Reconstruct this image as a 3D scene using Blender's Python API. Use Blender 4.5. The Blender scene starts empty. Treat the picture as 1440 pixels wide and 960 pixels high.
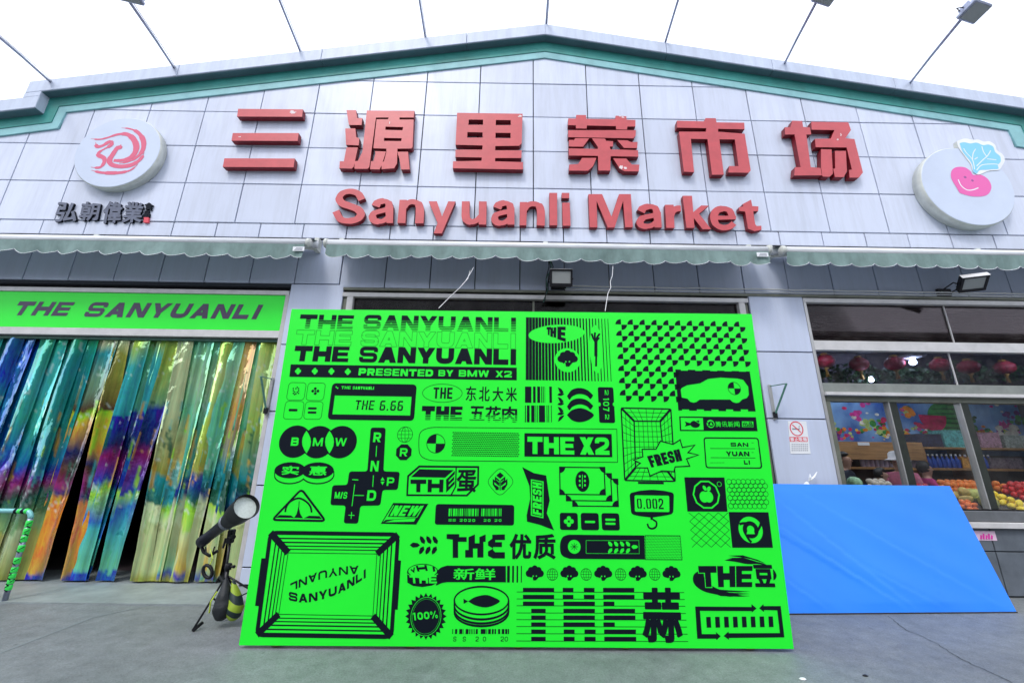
import bpy, bmesh, math, random
import numpy as np
from math import sin, cos, pi, radians
from mathutils import Vector, Matrix
from mathutils.geometry import delaunay_2d_cdt
random.seed(7)
scene = bpy.context.scene
C = scene.collection

# ------------------------------------------------------------------ camera
CAMH = 1.34
PITCH, YAW, ROLL = radians(16.2), radians(.23), radians(.79)
FPX = 580.0
_fw = Vector((sin(YAW)*cos(PITCH), cos(YAW)*cos(PITCH), sin(PITCH)))
_rt0 = Vector((cos(YAW), -sin(YAW), 0)); _up0 = _rt0.cross(_fw)
_rt = _rt0*cos(ROLL) + _up0*sin(ROLL); _up = _up0*cos(ROLL) - _rt0*sin(ROLL)
cd = bpy.data.cameras.new('camera'); cam = bpy.data.objects.new('camera', cd); C.objects.link(cam)
cd.sensor_width = 36; cd.lens = 36*FPX/1440; cd.clip_end = 2000; cd.clip_start = .05
M4 = Matrix.Identity(4)
for i in range(3):
    M4[i][0] = _rt[i]; M4[i][1] = _up[i]; M4[i][2] = -_fw[i]
M4[2][3] = CAMH
cam.matrix_world = M4
scene.camera = cam

# ------------------------------------------------------------------ world, sun, exposure
world = bpy.data.worlds.new("World"); scene.world = world; world.use_nodes = True
nt = world.node_tree; bg = nt.nodes['Background']
sky = nt.nodes.new('ShaderNodeTexSky'); sky.sky_type = 'NISHITA'; sky.sun_disc = False
SUN_EL, SUN_ROT = radians(52), radians(205)
sky.sun_elevation = SUN_EL; sky.sun_rotation = SUN_ROT; sky.dust_density = 4; sky.air_density = 1
mx = nt.nodes.new('ShaderNodeMixRGB'); mx.inputs[0].default_value = .84
cn = nt.nodes.new('ShaderNodeTexNoise'); cn.inputs['Scale'].default_value = 2.2; cn.inputs['Detail'].default_value = 4
cr = nt.nodes.new('ShaderNodeValToRGB')
cr.color_ramp.elements[0].position = .3; cr.color_ramp.elements[0].color = (12.3, 13.3, 15.6, 1)
cr.color_ramp.elements[1].position = .7; cr.color_ramp.elements[1].color = (14.6, 15.3, 17.4, 1)
nt.links.new(cn.outputs['Fac'], cr.inputs[0]); nt.links.new(sky.outputs[0], mx.inputs[1]); nt.links.new(cr.outputs[0], mx.inputs[2])
nt.links.new(mx.outputs[0], bg.inputs[0]); bg.inputs[1].default_value = .1
sl = bpy.data.lights.new('sun', 'SUN'); sl.energy = 1.15; sl.angle = radians(14); sl.color = (1, .97, .92)
so = bpy.data.objects.new('sun', sl); C.objects.link(so)
_sd = Vector((sin(SUN_ROT)*cos(SUN_EL), cos(SUN_ROT)*cos(SUN_EL), sin(SUN_EL)))
so.rotation_euler = _sd.to_track_quat('Z', 'Y').to_euler(); so.location = (0, -5, 20)
scene.view_settings.view_transform = 'Standard'; scene.view_settings.look = 'None'
scene.view_settings.exposure = .42; scene.view_settings.gamma = 1

# ------------------------------------------------------------------ measuring helpers
D = 5.0                                   # distance of the facade cladding face
def ray(px, py): return _fw*FPX + _rt*(px-720) + _up*(480-py)
def W(px, py, Y=D):
    d = ray(px, py); t = Y/d.y; return Vector((d.x*t, Y, d.z*t + CAMH))
def G(px, py, z=0.0):
    d = ray(px, py); t = (z-CAMH)/d.z; return Vector((d.x*t, d.y*t, z))

# ------------------------------------------------------------------ object helpers
def tag(o, label=None, cat=None, group=None, kind=None):
    if label: o['label'] = label
    if cat: o['category'] = cat
    if group: o['group'] = group
    if kind: o['kind'] = kind
    return o
def thing(name, label, cat, loc=(0, 0, 0), group=None):
    o = bpy.data.objects.new(name, None); C.objects.link(o); o.location = loc; o.empty_display_size = .1
    return tag(o, label, cat, group)
def link(name, me, mat, parent=None, smooth=False):
    o = bpy.data.objects.new(name, me); C.objects.link(o)
    if mat is not None and not me.materials: me.materials.append(mat)
    if parent is not None:
        o.parent = parent
        if parent.type == 'EMPTY': o.matrix_parent_inverse = Matrix.Translation(-parent.location)
    if smooth:
        for f in me.polygons: f.use_smooth = True
    return o
def mesh(name, vs, fs, mat, parent=None, smooth=False):
    me = bpy.data.meshes.new(name); me.from_pydata([tuple(v) for v in vs], [], fs); me.validate(); me.update()
    return link(name, me, mat, parent, smooth)
def frombm(name, bm, mat, parent=None, smooth=False):
    me = bpy.data.meshes.new(name); bm.to_mesh(me); bm.free(); return link(name, me, mat, parent, smooth)
def bbox(bm, x0, x1, y0, y1, z0, z1, bev=0):
    r = bmesh.ops.create_cube(bm, size=1)
    for v in r['verts']:
        v.co = Vector(((x0+x1)/2 + v.co.x*(x1-x0), (y0+y1)/2 + v.co.y*(y1-y0), (z0+z1)/2 + v.co.z*(z1-z0)))
    if bev:
        es = list({e for v in r['verts'] for e in v.link_edges})
        bmesh.ops.bevel(bm, geom=es, offset=bev, segments=1, affect='EDGES')
def box(name, x0, x1, y0, y1, z0, z1, mat, parent=None, bev=0):
    bm = bmesh.new(); bbox(bm, x0, x1, y0, y1, z0, z1, bev); return frombm(name, bm, mat, parent)
def tube_data(pts, r, n=8, caps=True):
    pts = [Vector(p) for p in pts]; vs = []; fs = []
    rr = r if isinstance(r, (list, tuple)) else [r]*len(pts)
    t0 = (pts[1]-pts[0]).normalized()
    a = t0.orthogonal().normalized()
    for i, p in enumerate(pts):
        t = ((pts[min(i+1, len(pts)-1)]-pts[max(i-1, 0)])).normalized()
        a = (a - t*a.dot(t)).normalized(); b = t.cross(a)
        for k in range(n):
            w = 2*pi*k/n; vs.append(p + a*cos(w)*rr[i] + b*sin(w)*rr[i])
    for i in range(len(pts)-1):
        for k in range(n):
            fs.append((i*n+k, i*n+(k+1) % n, (i+1)*n+(k+1) % n, (i+1)*n+k))
    if caps:
        fs.append(tuple(range(n-1, -1, -1))); fs.append(tuple(range((len(pts)-1)*n, len(pts)*n)))
    return vs, fs
def tube(name, pts, r, mat, parent=None, n=8):
    vs, fs = tube_data(pts, r, n); return mesh(name, vs, fs, mat, parent, smooth=False if n < 7 else True)
def lathe(name, prof, p0, axis, mat, parent=None, n=24, smooth=True):
    """prof: (distance along axis, radius)"""
    axis = Vector(axis).normalized(); a = axis.orthogonal().normalized(); b = axis.cross(a); vs = []; fs = []
    for d, r in prof:
        for k in range(n): vs.append(Vector(p0) + axis*d + (a*cos(2*pi*k/n) + b*sin(2*pi*k/n))*r)
    for i in range(len(prof)-1):
        for k in range(n): fs.append((i*n+k, i*n+(k+1) % n, (i+1)*n+(k+1) % n, (i+1)*n+k))
    fs.append(tuple(range(n-1, -1, -1))); fs.append(tuple(range((len(prof)-1)*n, len(prof)*n)))
    return mesh(name, vs, fs, mat, parent, smooth)

# ------------------------------------------------------------------ materials
def mat(name, col, rough=.6, metal=0, spec=.5, noise=None, bump=None, emit=None):
    """noise=(scale, amount, stretch xyz) mottles colour; bump=(scale, strength)"""
    m = bpy.data.materials.new(name); m.use_nodes = True; n = m.node_tree.nodes; l = m.node_tree.links
    b = n['Principled BSDF']; b.inputs['Base Color'].default_value = (*col, 1); b.inputs['Roughness'].default_value = rough
    b.inputs['Metallic'].default_value = metal; b.inputs['Specular IOR Level'].default_value = spec
    if noise or bump:
        g = n.new('ShaderNodeNewGeometry'); mp = n.new('ShaderNodeMapping'); l.new(g.outputs['Position'], mp.inputs[0])
        if noise:
            if len(noise) > 2: mp.inputs['Scale'].default_value = noise[2]
            t = n.new('ShaderNodeTexNoise'); t.inputs['Scale'].default_value = noise[0]; t.inputs['Detail'].default_value = 6; t.inputs['Roughness'].default_value = .65
            l.new(mp.outputs[0], t.inputs[0]); mr = n.new('ShaderNodeMapRange'); l.new(t.outputs['Fac'], mr.inputs[0])
            mr.inputs[1].default_value = .3; mr.inputs[2].default_value = .7; mr.inputs[3].default_value = 1-noise[1]; mr.inputs[4].default_value = 1+noise[1]*.6
            vm = n.new('ShaderNodeVectorMath'); vm.operation = 'SCALE'; vm.inputs[0].default_value = col; l.new(mr.outputs[0], vm.inputs['Scale'])
            l.new(vm.outputs[0], b.inputs['Base Color'])
        if bump:
            t2 = n.new('ShaderNodeTexNoise'); t2.inputs['Scale'].default_value = bump[0]; t2.inputs['Detail'].default_value = 5
            l.new(g.outputs['Position'], t2.inputs[0]); bp = n.new('ShaderNodeBump'); bp.inputs['Strength'].default_value = bump[1]; bp.inputs['Distance'].default_value = .02
            l.new(t2.outputs['Fac'], bp.inputs['Height']); l.new(bp.outputs[0], b.inputs['Normal'])
    if emit:
        b.inputs['Emission Color'].default_value = (*emit[0], 1); b.inputs['Emission Strength'].default_value = emit[1]
    return m

def panel_mat(name, col, grime=.25, var=.05):
    m = bpy.data.materials.new(name); m.use_nodes = True; n = m.node_tree.nodes; l = m.node_tree.links; b = n['Principled BSDF']
    b.inputs['Roughness'].default_value = .38; b.inputs['Specular IOR Level'].default_value = .5
    g = n.new('ShaderNodeNewGeometry'); mp = n.new('ShaderNodeMapping'); mp.inputs['Scale'].default_value = (7, 7, .7); l.new(g.outputs['Position'], mp.inputs[0])
    t = n.new('ShaderNodeTexNoise'); t.inputs['Scale'].default_value = 1.5; t.inputs['Detail'].default_value = 7; t.inputs['Roughness'].default_value = .7; l.new(mp.outputs[0], t.inputs[0])
    mr = n.new('ShaderNodeMapRange'); mr.inputs[1].default_value = .42; mr.inputs[2].default_value = .8; mr.inputs[3].default_value = 0; mr.inputs[4].default_value = grime; l.new(t.outputs['Fac'], mr.inputs[0])
    t3 = n.new('ShaderNodeTexNoise'); t3.inputs['Scale'].default_value = .8; t3.inputs['Detail'].default_value = 3; l.new(g.outputs['Position'], t3.inputs[0])
    oi = n.new('ShaderNodeObjectInfo'); mr2 = n.new('ShaderNodeMapRange'); mr2.inputs[3].default_value = 1-var; mr2.inputs[4].default_value = 1+var; l.new(oi.outputs['Random'], mr2.inputs[0])
    mu = n.new('ShaderNodeMath'); mu.operation = 'MULTIPLY'; l.new(mr2.outputs[0], mu.inputs[0])
    mr3 = n.new('ShaderNodeMapRange'); mr3.inputs[3].default_value = .94; mr3.inputs[4].default_value = 1.05; l.new(t3.outputs['Fac'], mr3.inputs[0]); l.new(mr3.outputs[0], mu.inputs[1])
    vm = n.new('ShaderNodeVectorMath'); vm.operation = 'SCALE'; vm.inputs[0].default_value = col; l.new(mu.outputs[0], vm.inputs['Scale'])
    mx = n.new('ShaderNodeMixRGB'); mx.inputs[2].default_value = (.26, .27, .27, 1); l.new(mr.outputs[0], mx.inputs[0]); l.new(vm.outputs[0], mx.inputs[1]); l.new(mx.outputs[0], b.inputs['Base Color'])
    t4 = n.new('ShaderNodeTexNoise'); t4.inputs['Scale'].default_value = 1.7; l.new(g.outputs['Position'], t4.inputs[0])
    bp = n.new('ShaderNodeBump'); bp.inputs['Strength'].default_value = .25; bp.inputs['Distance'].default_value = .03; l.new(t4.outputs['Fac'], bp.inputs['Height']); l.new(bp.outputs[0], b.inputs['Normal'])
    return m

M_panel = panel_mat('aluminium_panel', (.615, .66, .785), .3, .065)
M_panel_low = panel_mat('aluminium_panel_lower', (.56, .62, .77), .2)
M_joint = mat('joint_dark', (.03, .035, .045), .9)
M_coping = mat('coping_metal', (.53, .59, .71), .5, noise=(1.5, .14, (6, 6, 1)))
M_green = mat('green_trim', (.035, .27, .235), .55, noise=(2, .3))
M_paleg = mat('green_trim_pale', (.25, .52, .54), .55, noise=(3, .2))
M_red = mat('red_sign_paint', (.56, .070, .080), .42, noise=(7, .12), bump=(9, .06))
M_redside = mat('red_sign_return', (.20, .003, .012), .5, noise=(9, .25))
M_soffit = mat('soffit_teal', (.075, .15, .18), .6, noise=(3, .2))
M_white = mat('white_paint', (.8, .82, .84), .45, noise=(4, .08))
M_disc = mat('sign_disc_face', (.56, .63, .76), .35, noise=(2, .06))
M_cream = mat('sign_disc_edge', (.60, .62, .57), .5, noise=(6, .18))
M_pinkred = mat('emblem_rose', (.68, .10, .19), .5)
M_pink = mat('emblem_pink', (.80, .11, .40), .5)
M_cyan = mat('emblem_sky_blue', (.22, .60, .86), .5)
M_slate = mat('slate_lettering', (.10, .115, .17), .45, noise=(20, .3))
M_seal = mat('seal_red', (.7, .06, .09), .5)
M_neon = mat('neon_green_print', (.010, .93, .030), .42, noise=(1.2, .04), bump=(1.2, .1))
M_ink = mat('black_print', (.004, .007, .014), .6, spec=.12)
M_inkp = mat('purple_black_print', (.055, .03, .085), .4, noise=(6, .3))
M_boardedge = mat('board_edge', (.62, .60, .28), .7)
M_wood = mat('timber', (.33, .22, .12), .7, noise=(9, .3, (1, 1, 6)))
M_blue = mat('blue_film', (.012, .225, .90), .5, noise=(1.5, .05))
M_alu = mat('aluminium_frame', (.50, .50, .49), .35, .55, noise=(3, .12, (1, 1, 1)), bump=(60, .03))
M_alupale = mat('pale_frame', (.62, .61, .60), .45, .15, noise=(5, .15))
M_khaki = mat('worn_frame', (.17, .18, .14), .45, .3, noise=(5, .3))
M_black = mat('black_plastic', (.010, .011, .014), .5, spec=.3)
M_blackm = mat('black_metal', (.02, .02, .024), .35, .5)
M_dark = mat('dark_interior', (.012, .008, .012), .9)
M_stone = mat('grey_tile', (.115, .135, .16), .5, noise=(5, .25), bump=(60, .05))
M_slab = mat('threshold_stone', (.25, .29, .29), .6, noise=(3, .3), bump=(40, .12))
M_steel = mat('galvanised_pole', (.33, .36, .46), .4, .6, noise=(12, .2))
M_awnw = mat('awning_cassette', (.74, .76, .78), .4, noise=(3, .18, (1, 1, 8)))
M_cable = mat('cable', (.58, .59, .58), .6)
M_string = mat('string', (.75, .75, .74), .8)
M_green2 = mat('bracket_green', (.10, .26, .20), .5, noise=(30, .3))
M_tapeg = mat('tape_green', (.04, .80, .10), .5, noise=(20, .2))
M_yel = mat('reflective_yellow', (.62, .80, .06), .5, noise=(30, .15))
M_bag = mat('bag_black_nylon', (.012, .016, .02), .6, noise=(20, .3), bump=(14, .5))
M_shelf = mat('shelf_wood', (.42, .22, .08), .5, noise=(2.5, .45, (1, 1, 12)))
M_plastic = mat('clear_bag', (.75, .78, .82), .3)
M_lamp = mat('lamp_tube', (1, 1, 1), .5, emit=((.85, .9, 1), 75))
M_reflect = mat('lamp_reflector', (.36, .38, .37), .3, .3)

# awning cloth: faded green with vertical weathering
M_awn = mat('awning_cloth', (.185, .275, .258), .8, noise=(2.2, .28, (3, 3, 1)), bump=(14, .25))

def ground_mat():
    m = bpy.data.materials.new('concrete_ground'); m.use_nodes = True; n = m.node_tree.nodes; l = m.node_tree.links; b = n['Principled BSDF']
    g = n.new('ShaderNodeNewGeometry')
    def nz(s, d, r=.6):
        t = n.new('ShaderNodeTexNoise'); t.inputs['Scale'].default_value = s; t.inputs['Detail'].default_value = d; t.inputs['Roughness'].default_value = r; l.new(g.outputs['Position'], t.inputs[0]); return t
    a = nz(.7, 6, .7); c = nz(9, 8, .75); e = nz(3.2, 5, .7); f = nz(110, 4, .8)
    r = n.new('ShaderNodeValToRGB'); r.color_ramp.elements[0].position = .33; r.color_ramp.elements[0].color = (.150, .166, .174, 1)
    r.color_ramp.elements[1].position = .68; r.color_ramp.elements[1].color = (.228, .248, .257, 1); l.new(a.outputs['Fac'], r.inputs[0])
    r2 = n.new('ShaderNodeValToRGB'); r2.color_ramp.elements[0].position = .35; r2.color_ramp.elements[0].color = (.78, .78, .78, 1); r2.color_ramp.elements[1].position = .62; r2.color_ramp.elements[1].color = (1.1, 1.1, 1.1, 1); l.new(c.outputs['Fac'], r2.inputs[0])
    m1 = n.new('ShaderNodeMixRGB'); m1.blend_type = 'MULTIPLY'; m1.inputs[0].default_value = 1; l.new(r.outputs[0], m1.inputs[1]); l.new(r2.outputs[0], m1.inputs[2])
    r3 = n.new('ShaderNodeValToRGB'); r3.color_ramp.elements[0].position = .58; r3.color_ramp.elements[0].color = (0, 0, 0, 1); r3.color_ramp.elements[1].position = .72; r3.color_ramp.elements[1].color = (.55, .55, .55, 1); l.new(e.outputs['Fac'], r3.inputs[0])
    m2 = n.new('ShaderNodeMixRGB'); m2.inputs[2].default_value = (.27, .305, .315, 1); l.new(r3.outputs[0], m2.inputs[0]); l.new(m1.outputs[0], m2.inputs[1])
    v = n.new('ShaderNodeTexVoronoi'); v.inputs['Scale'].default_value = 4.1; l.new(g.outputs['Position'], v.inputs[0])
    r4 = n.new('ShaderNodeValToRGB'); r4.color_ramp.elements[0].position = .03; r4.color_ramp.elements[0].color = (.8, .8, .8, 1); r4.color_ramp.elements[1].position = .06; r4.color_ramp.elements[1].color = (0, 0, 0, 1); l.new(v.outputs['Distance'], r4.inputs[0])
    m3 = n.new('ShaderNodeMixRGB'); m3.inputs[2].default_value = (.08, .09, .1, 1); l.new(r4.outputs[0], m3.inputs[0]); l.new(m2.outputs[0], m3.inputs[1])
    sp = nz(75, 3, .9); rs5 = n.new('ShaderNodeMapRange'); rs5.inputs[1].default_value = .35; rs5.inputs[2].default_value = .65; rs5.inputs[3].default_value = .72; rs5.inputs[4].default_value = 1.25; l.new(sp.outputs['Fac'], rs5.inputs[0])
    m5 = n.new('ShaderNodeVectorMath'); m5.operation = 'SCALE'; l.new(m3.outputs[0], m5.inputs[0]); l.new(rs5.outputs[0], m5.inputs['Scale']); l.new(m5.outputs[0], b.inputs['Base Color']); 
    rr = n.new('ShaderNodeMapRange'); rr.inputs[3].default_value = .38; rr.inputs[4].default_value = .7; l.new(e.outputs['Fac'], rr.inputs[0]); l.new(rr.outputs[0], b.inputs['Roughness'])
    bp = n.new('ShaderNodeBump'); bp.inputs['Strength'].default_value = .7; bp.inputs['Distance'].default_value = .005; l.new(f.outputs['Fac'], bp.inputs['Height']); l.new(bp.outputs[0], b.inputs['Normal'])
    return m
M_ground = ground_mat()

def glass_mat(name, refl=.12, tint=(.9, .95, .95), dirt=.12):
    m = bpy.data.materials.new(name); m.use_nodes = True; n = m.node_tree.nodes; l = m.node_tree.links
    n.remove(n['Principled BSDF']); o = n['Material Output']
    tr = n.new('ShaderNodeBsdfTransparent'); tr.inputs[0].default_value = (*tint, 1); gl = n.new('ShaderNodeBsdfGlossy'); gl.inputs['Roughness'].default_value = .03
    df = n.new('ShaderNodeBsdfDiffuse'); df.inputs[0].default_value = (.30, .28, .27, 1)
    fr = n.new('ShaderNodeFresnel'); fr.inputs[0].default_value = 1.45; mu = n.new('ShaderNodeMath'); mu.operation = 'MULTIPLY'; mu.inputs[1].default_value = refl/.04*.35; l.new(fr.outputs[0], mu.inputs[0])
    ms = n.new('ShaderNodeMixShader'); l.new(mu.outputs[0], ms.inputs[0]); l.new(tr.outputs[0], ms.inputs[1]); l.new(gl.outputs[0], ms.inputs[2])
    g = n.new('ShaderNodeNewGeometry'); t = n.new('ShaderNodeTexNoise'); t.inputs['Scale'].default_value = 7; t.inputs['Detail'].default_value = 8; t.inputs['Roughness'].default_value = .75; l.new(g.outputs['Position'], t.inputs[0])
    mr = n.new('ShaderNodeMapRange'); mr.inputs[1].default_value = .45; mr.inputs[2].default_value = .75; mr.inputs[4].default_value = dirt; l.new(t.outputs['Fac'], mr.inputs[0])
    m2 = n.new('ShaderNodeMixShader'); l.new(mr.outputs[0], m2.inputs[0]); l.new(ms.outputs[0], m2.inputs[1]); l.new(df.outputs[0], m2.inputs[2]); l.new(m2.outputs[0], o.inputs[0])
    return m
M_glass = glass_mat('window_glass', .02, (.96, .98, .98), .03)
M_glassd = glass_mat('dusty_glass', .03, (.52, .48, .49), .12)
M_glasst = glass_mat('transom_glass', .05, (.50, .52, .60), .10)

# ------------------------------------------------------------------ 2D drawing engine (painter's algorithm -> one clean layer of triangles)
def ccw(p):
    a = sum(p[i][0]*p[(i+1) % len(p)][1]-p[(i+1) % len(p)][0]*p[i][1] for i in range(len(p)))
    return p if a > 0 else p[::-1]
def area(p): return abs(sum(p[i][0]*p[(i+1) % len(p)][1]-p[(i+1) % len(p)][0]*p[i][1] for i in range(len(p))))/2
def fill(polys, eps=2e-6):
    """polys [(pts, colour)]; later ones paint over earlier ones. returns verts, {colour: tris}"""
    vs = []; es = []; PL = []
    for p, c in polys:
        if len(p) < 3 or area(p) < 1e-9: continue
        b = len(vs); n = len(p); vs += [Vector((q[0], q[1])) for q in p]; es += [(b+i, b+(i+1) % n) for i in range(n)]; PL.append((np.array([(q[0], q[1]) for q in p]), c))
    if not PL: return [], {}
    ov, oe, of, _, _, _ = delaunay_2d_cdt(vs, es, [], 0, eps)
    P = np.array([(v.x, v.y) for v in ov]); F = np.array([tuple(f) for f in of]); Cn = P[F].mean(axis=1)
    e1 = P[F[:, 1]]-P[F[:, 0]]; e2 = P[F[:, 2]]-P[F[:, 0]]; big = np.abs(e1[:, 0]*e2[:, 1]-e1[:, 1]*e2[:, 0]) > 1e-10
    col = np.zeros(len(F), int)
    for p, c in PL:
        lo = p.min(axis=0); hi = p.max(axis=0); ix = np.nonzero((Cn[:, 0] > lo[0]) & (Cn[:, 0] < hi[0]) & (Cn[:, 1] > lo[1]) & (Cn[:, 1] < hi[1]))[0]
        if not len(ix): continue
        X = Cn[ix, 0][:, None]; Y = Cn[ix, 1][:, None]; q = np.roll(p, -1, axis=0); y0 = p[:, 1][None]; y1 = q[:, 1][None]; x0 = p[:, 0][None]; x1 = q[:, 0][None]
        up = (y0 <= Y) & (y1 > Y); dn = (y0 > Y) & (y1 <= Y); dy = np.where(y1 == y0, 1e-12, y1-y0); xi = x0+(Y-y0)/dy*(x1-x0); hit = xi > X
        wn = (up & hit).sum(axis=1)-(dn & hit).sum(axis=1); col[ix[wn != 0]] = c
    out = {}
    for f, c, g in zip(F.tolist(), col.tolist(), big.tolist()):
        if c and g: out.setdefault(c, []).append(tuple(f))
    return ov, out
def stroke(pts, t, closed=False):
    """quads that follow a path with mitred joins"""
    n = len(pts); L = []; R = []
    for i in range(n):
        p = pts[i]; a = pts[i-1] if (i > 0 or closed) else None; b = pts[(i+1) % n] if (i < n-1 or closed) else None
        d1 = None if a is None else Vector((p[0]-a[0], p[1]-a[1])); d2 = None if b is None else Vector((b[0]-p[0], b[1]-p[1]))
        if d1 is None or d1.length < 1e-9: d1 = d2
        if d2 is None or d2.length < 1e-9: d2 = d1
        d1 = d1.normalized(); d2 = d2.normalized(); m = d1+d2
        if m.length < 1e-6: m = d1
        m.normalize(); nn = Vector((-m.y, m.x)); k = nn.dot(Vector((-d1.y, d1.x))); k = max(k, .45)
        h = t[i]/2 if isinstance(t, (list, tuple)) else t/2
        L.append((p[0]+nn.x*h/k, p[1]+nn.y*h/k)); R.append((p[0]-nn.x*h/k, p[1]-nn.y*h/k))
    rng = range(n if closed else n-1)
    return [[L[i], L[(i+1) % n], R[(i+1) % n], R[i]] for i in rng]
def rnd(pts, r, closed=False, seg=4):
    out = []; n = len(pts)
    for i in range(n):
        if not closed and i in (0, n-1): out.append(pts[i]); continue
        p = Vector(pts[i]); a = Vector(pts[i-1])-p; b = Vector(pts[(i+1) % n])-p
        rr = min(r, a.length*.5, b.length*.5); A = p+a.normalized()*rr; B = p+b.normalized()*rr
        for k in range(seg+1):
            u = k/seg; q = A*(1-u)**2 + p*2*u*(1-u) + B*u*u; out.append((q.x, q.y))
    return out
def smooth(pts, seg=5):
    out = []; n = len(pts)
    for i in range(n-1):
        p0 = Vector(pts[max(i-1, 0)]); p1 = Vector(pts[i]); p2 = Vector(pts[i+1]); p3 = Vector(pts[min(i+2, n-1)])
        for k in range(seg):
            u = k/seg; q = .5*((2*p1)+(p2-p0)*u+(2*p0-5*p1+4*p2-p3)*u*u+(3*p1-p0-3*p2+p3)*u**3); out.append((q.x, q.y))
    out.append(tuple(pts[-1])); return out
def dilate(polys, w):
    out = []
    for p in polys:
        n = len(p)
        for i in range(n):
            a = Vector(p[i]); b = Vector(p[(i+1) % n]); d = b-a
            if d.length < 1e-9: continue
            d.normalize(); nn = Vector((-d.y, d.x))*w; e = d*w*.7
            out.append([tuple(a-e+nn), tuple(a-e-nn), tuple(b+e-nn), tuple(b+e+nn)])
    return out

def G_(ch, w, t):
    """block capital in a box w x 1 (y up), stroke t"""
    t = min(t, {'S': .235, '2': .25, '5': .235, '6': .235, 'B': .25, 'G': .26}.get(ch, t))
    b = t/2; x1 = w-b; y1 = 1-b; r = .3; S = stroke; o = []; e = min(b, .118)
    def V(x): return [(x-b, 0), (x+b, 0), (x+b, 1), (x-b, 1)]
    def Hh(y, a=0, c=None): c = w if c is None else c; return [(a, y-b), (c, y-b), (c, y+b), (a, y+b)]
    def dg(xa, xb, ya=0, yb=1, k=1.12): k = t*k/2; return [(xa-k, ya), (xa+k, ya), (xb+k, yb), (xb-k, yb)]
    if ch == 'T': o = [Hh(y1), V(w/2)]
    elif ch == 'H': o = [V(b), V(x1), Hh(.5, b, x1)]
    elif ch == 'E': o = [V(b)]+[[(b, y-e), (k, y-e), (k, y+e), (b, y+e)] for y, k in ((1-e, w), (.5, w*.94), (e, w))]
    elif ch == 'F': o = [V(b)]+[[(b, y-e), (k, y-e), (k, y+e), (b, y+e)] for y, k in ((1-e, w), (.47, w*.92))]
    elif ch == 'L': o = [V(b), Hh(b, b)]
    elif ch in 'I1l': o = [V(w/2)] + ([[(w/2-b, 1), (w/2-b, .82), (w/2-b-t*.7, .72), (w/2-b-t*.7, .84)]] if ch == '1' else [])
    elif ch == 'N': o = [V(b), V(x1), dg(t*.6, w-t*.6, 1, 0)]
    elif ch == 'A': o = [dg(t*.56, w/2), dg(w-t*.56, w/2), [(w*.22, .18), (w*.78, .18), (w*.70, .18+t*.85), (w*.30, .18+t*.85)]]
    elif ch == 'V': o = [dg(w/2, t*.56), dg(w/2, w-t*.56)]
    elif ch == 'Y': o = [[(w/2-b, 0), (w/2+b, 0), (w/2+b, .48), (w/2-b, .48)], dg(w/2, t*.56, .36, 1, 1.15), dg(w/2, w-t*.56, .36, 1, 1.15)]
    elif ch == 'M': o = [V(b), V(x1), dg(t*.55, w/2, 1, .02, .95), dg(w-t*.55, w/2, 1, .02, .95)]
    elif ch == 'W': o = [dg(w*.27, t*.5, 0, 1, .95), dg(w*.27, w/2, 0, 1, .9), dg(w*.73, w/2, 0, 1, .9), dg(w*.73, w-t*.5, 0, 1, .95)]
    elif ch == 'X': o = [dg(t*.56, w-t*.56), dg(w-t*.56, t*.56)]
    elif ch == 'K': o = [V(b), dg(w-t*.56, t*.9, 0, .62), dg(t*.7, w-t*.56, .3, 1)]
    elif ch == 'U': o = S(rnd([(b, 1), (b, b), (x1, b), (x1, 1)], r), t)
    elif ch in 'S5': o = S(rnd([(x1, .66), (x1, y1), (b, y1), (b, .5), (x1, .5), (x1, b), (b, b), (b, .34)], .22), t)
    elif ch in 'O0': o = S(rnd([(b, b), (x1, b), (x1, y1), (b, y1)], r, True), t, True)
    elif ch == 'D': o = [V(b)] + S(rnd([(b, b), (x1, b), (x1, y1), (b, y1)], r), t)
    elif ch == 'C': o = S(rnd([(x1, .68), (x1, y1), (b, y1), (b, b), (x1, b), (x1, .32)], r), t)
    elif ch == 'G': o = S(rnd([(x1, .7), (x1, y1), (b, y1), (b, b), (x1, b), (x1, .5), (w*.55, .5)], r), t)
    elif ch == 'P': o = [V(b)] + S(rnd([(b, y1), (x1, y1), (x1, .42), (b, .42)], .25), t)
    elif ch == 'R': o = [V(b)] + S(rnd([(b, y1), (x1, y1), (x1, .44), (b, .44)], .25), t) + [dg(w-t*.56, w*.5, 0, .45)]
    elif ch == 'B': o = [V(b)] + S(rnd([(b, y1), (x1*.97, y1), (x1*.97, .52), (b, .52)], .22), t) + S(rnd([(b, .5), (x1, .5), (x1, b), (b, b)], .22), t)
    elif ch == '2': o = S(rnd([(b, .66), (b, y1), (x1, y1), (x1, .52), (b, .2), (b, b)], .22), t) + [Hh(b, 0)]
    elif ch == '6': o = S(rnd([(x1, y1), (b, y1), (b, b), (x1, b), (x1, .52), (b, .52)], .12), t)
    elif ch == '7': o = [Hh(y1), dg(w*.4, w-t*.56)]
    elif ch == '/': o = [dg(t*.5, w-t*.5)]
    elif ch == '%':
        o = [dg(w*.25, w*.75, 0, 1, .7)] + S([(w*.16+cos(a)*w*.12, .76+sin(a)*.17) for a in [k*pi/4 for k in range(8)]], t*.6, True) + S([(w*.84+cos(a)*w*.12, .24+sin(a)*.17) for a in [k*pi/4 for k in range(8)]], t*.6, True)
    elif ch == '.': o = [[(w/2-b, 0), (w/2+b, 0), (w/2+b, t), (w/2-b, t)]]
    elif ch == '+': o = [Hh(.5), [(w/2-b, .5-w/2), (w/2+b, .5-w/2), (w/2+b, .5+w/2), (w/2-b, .5+w/2)]]
    return o
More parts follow.
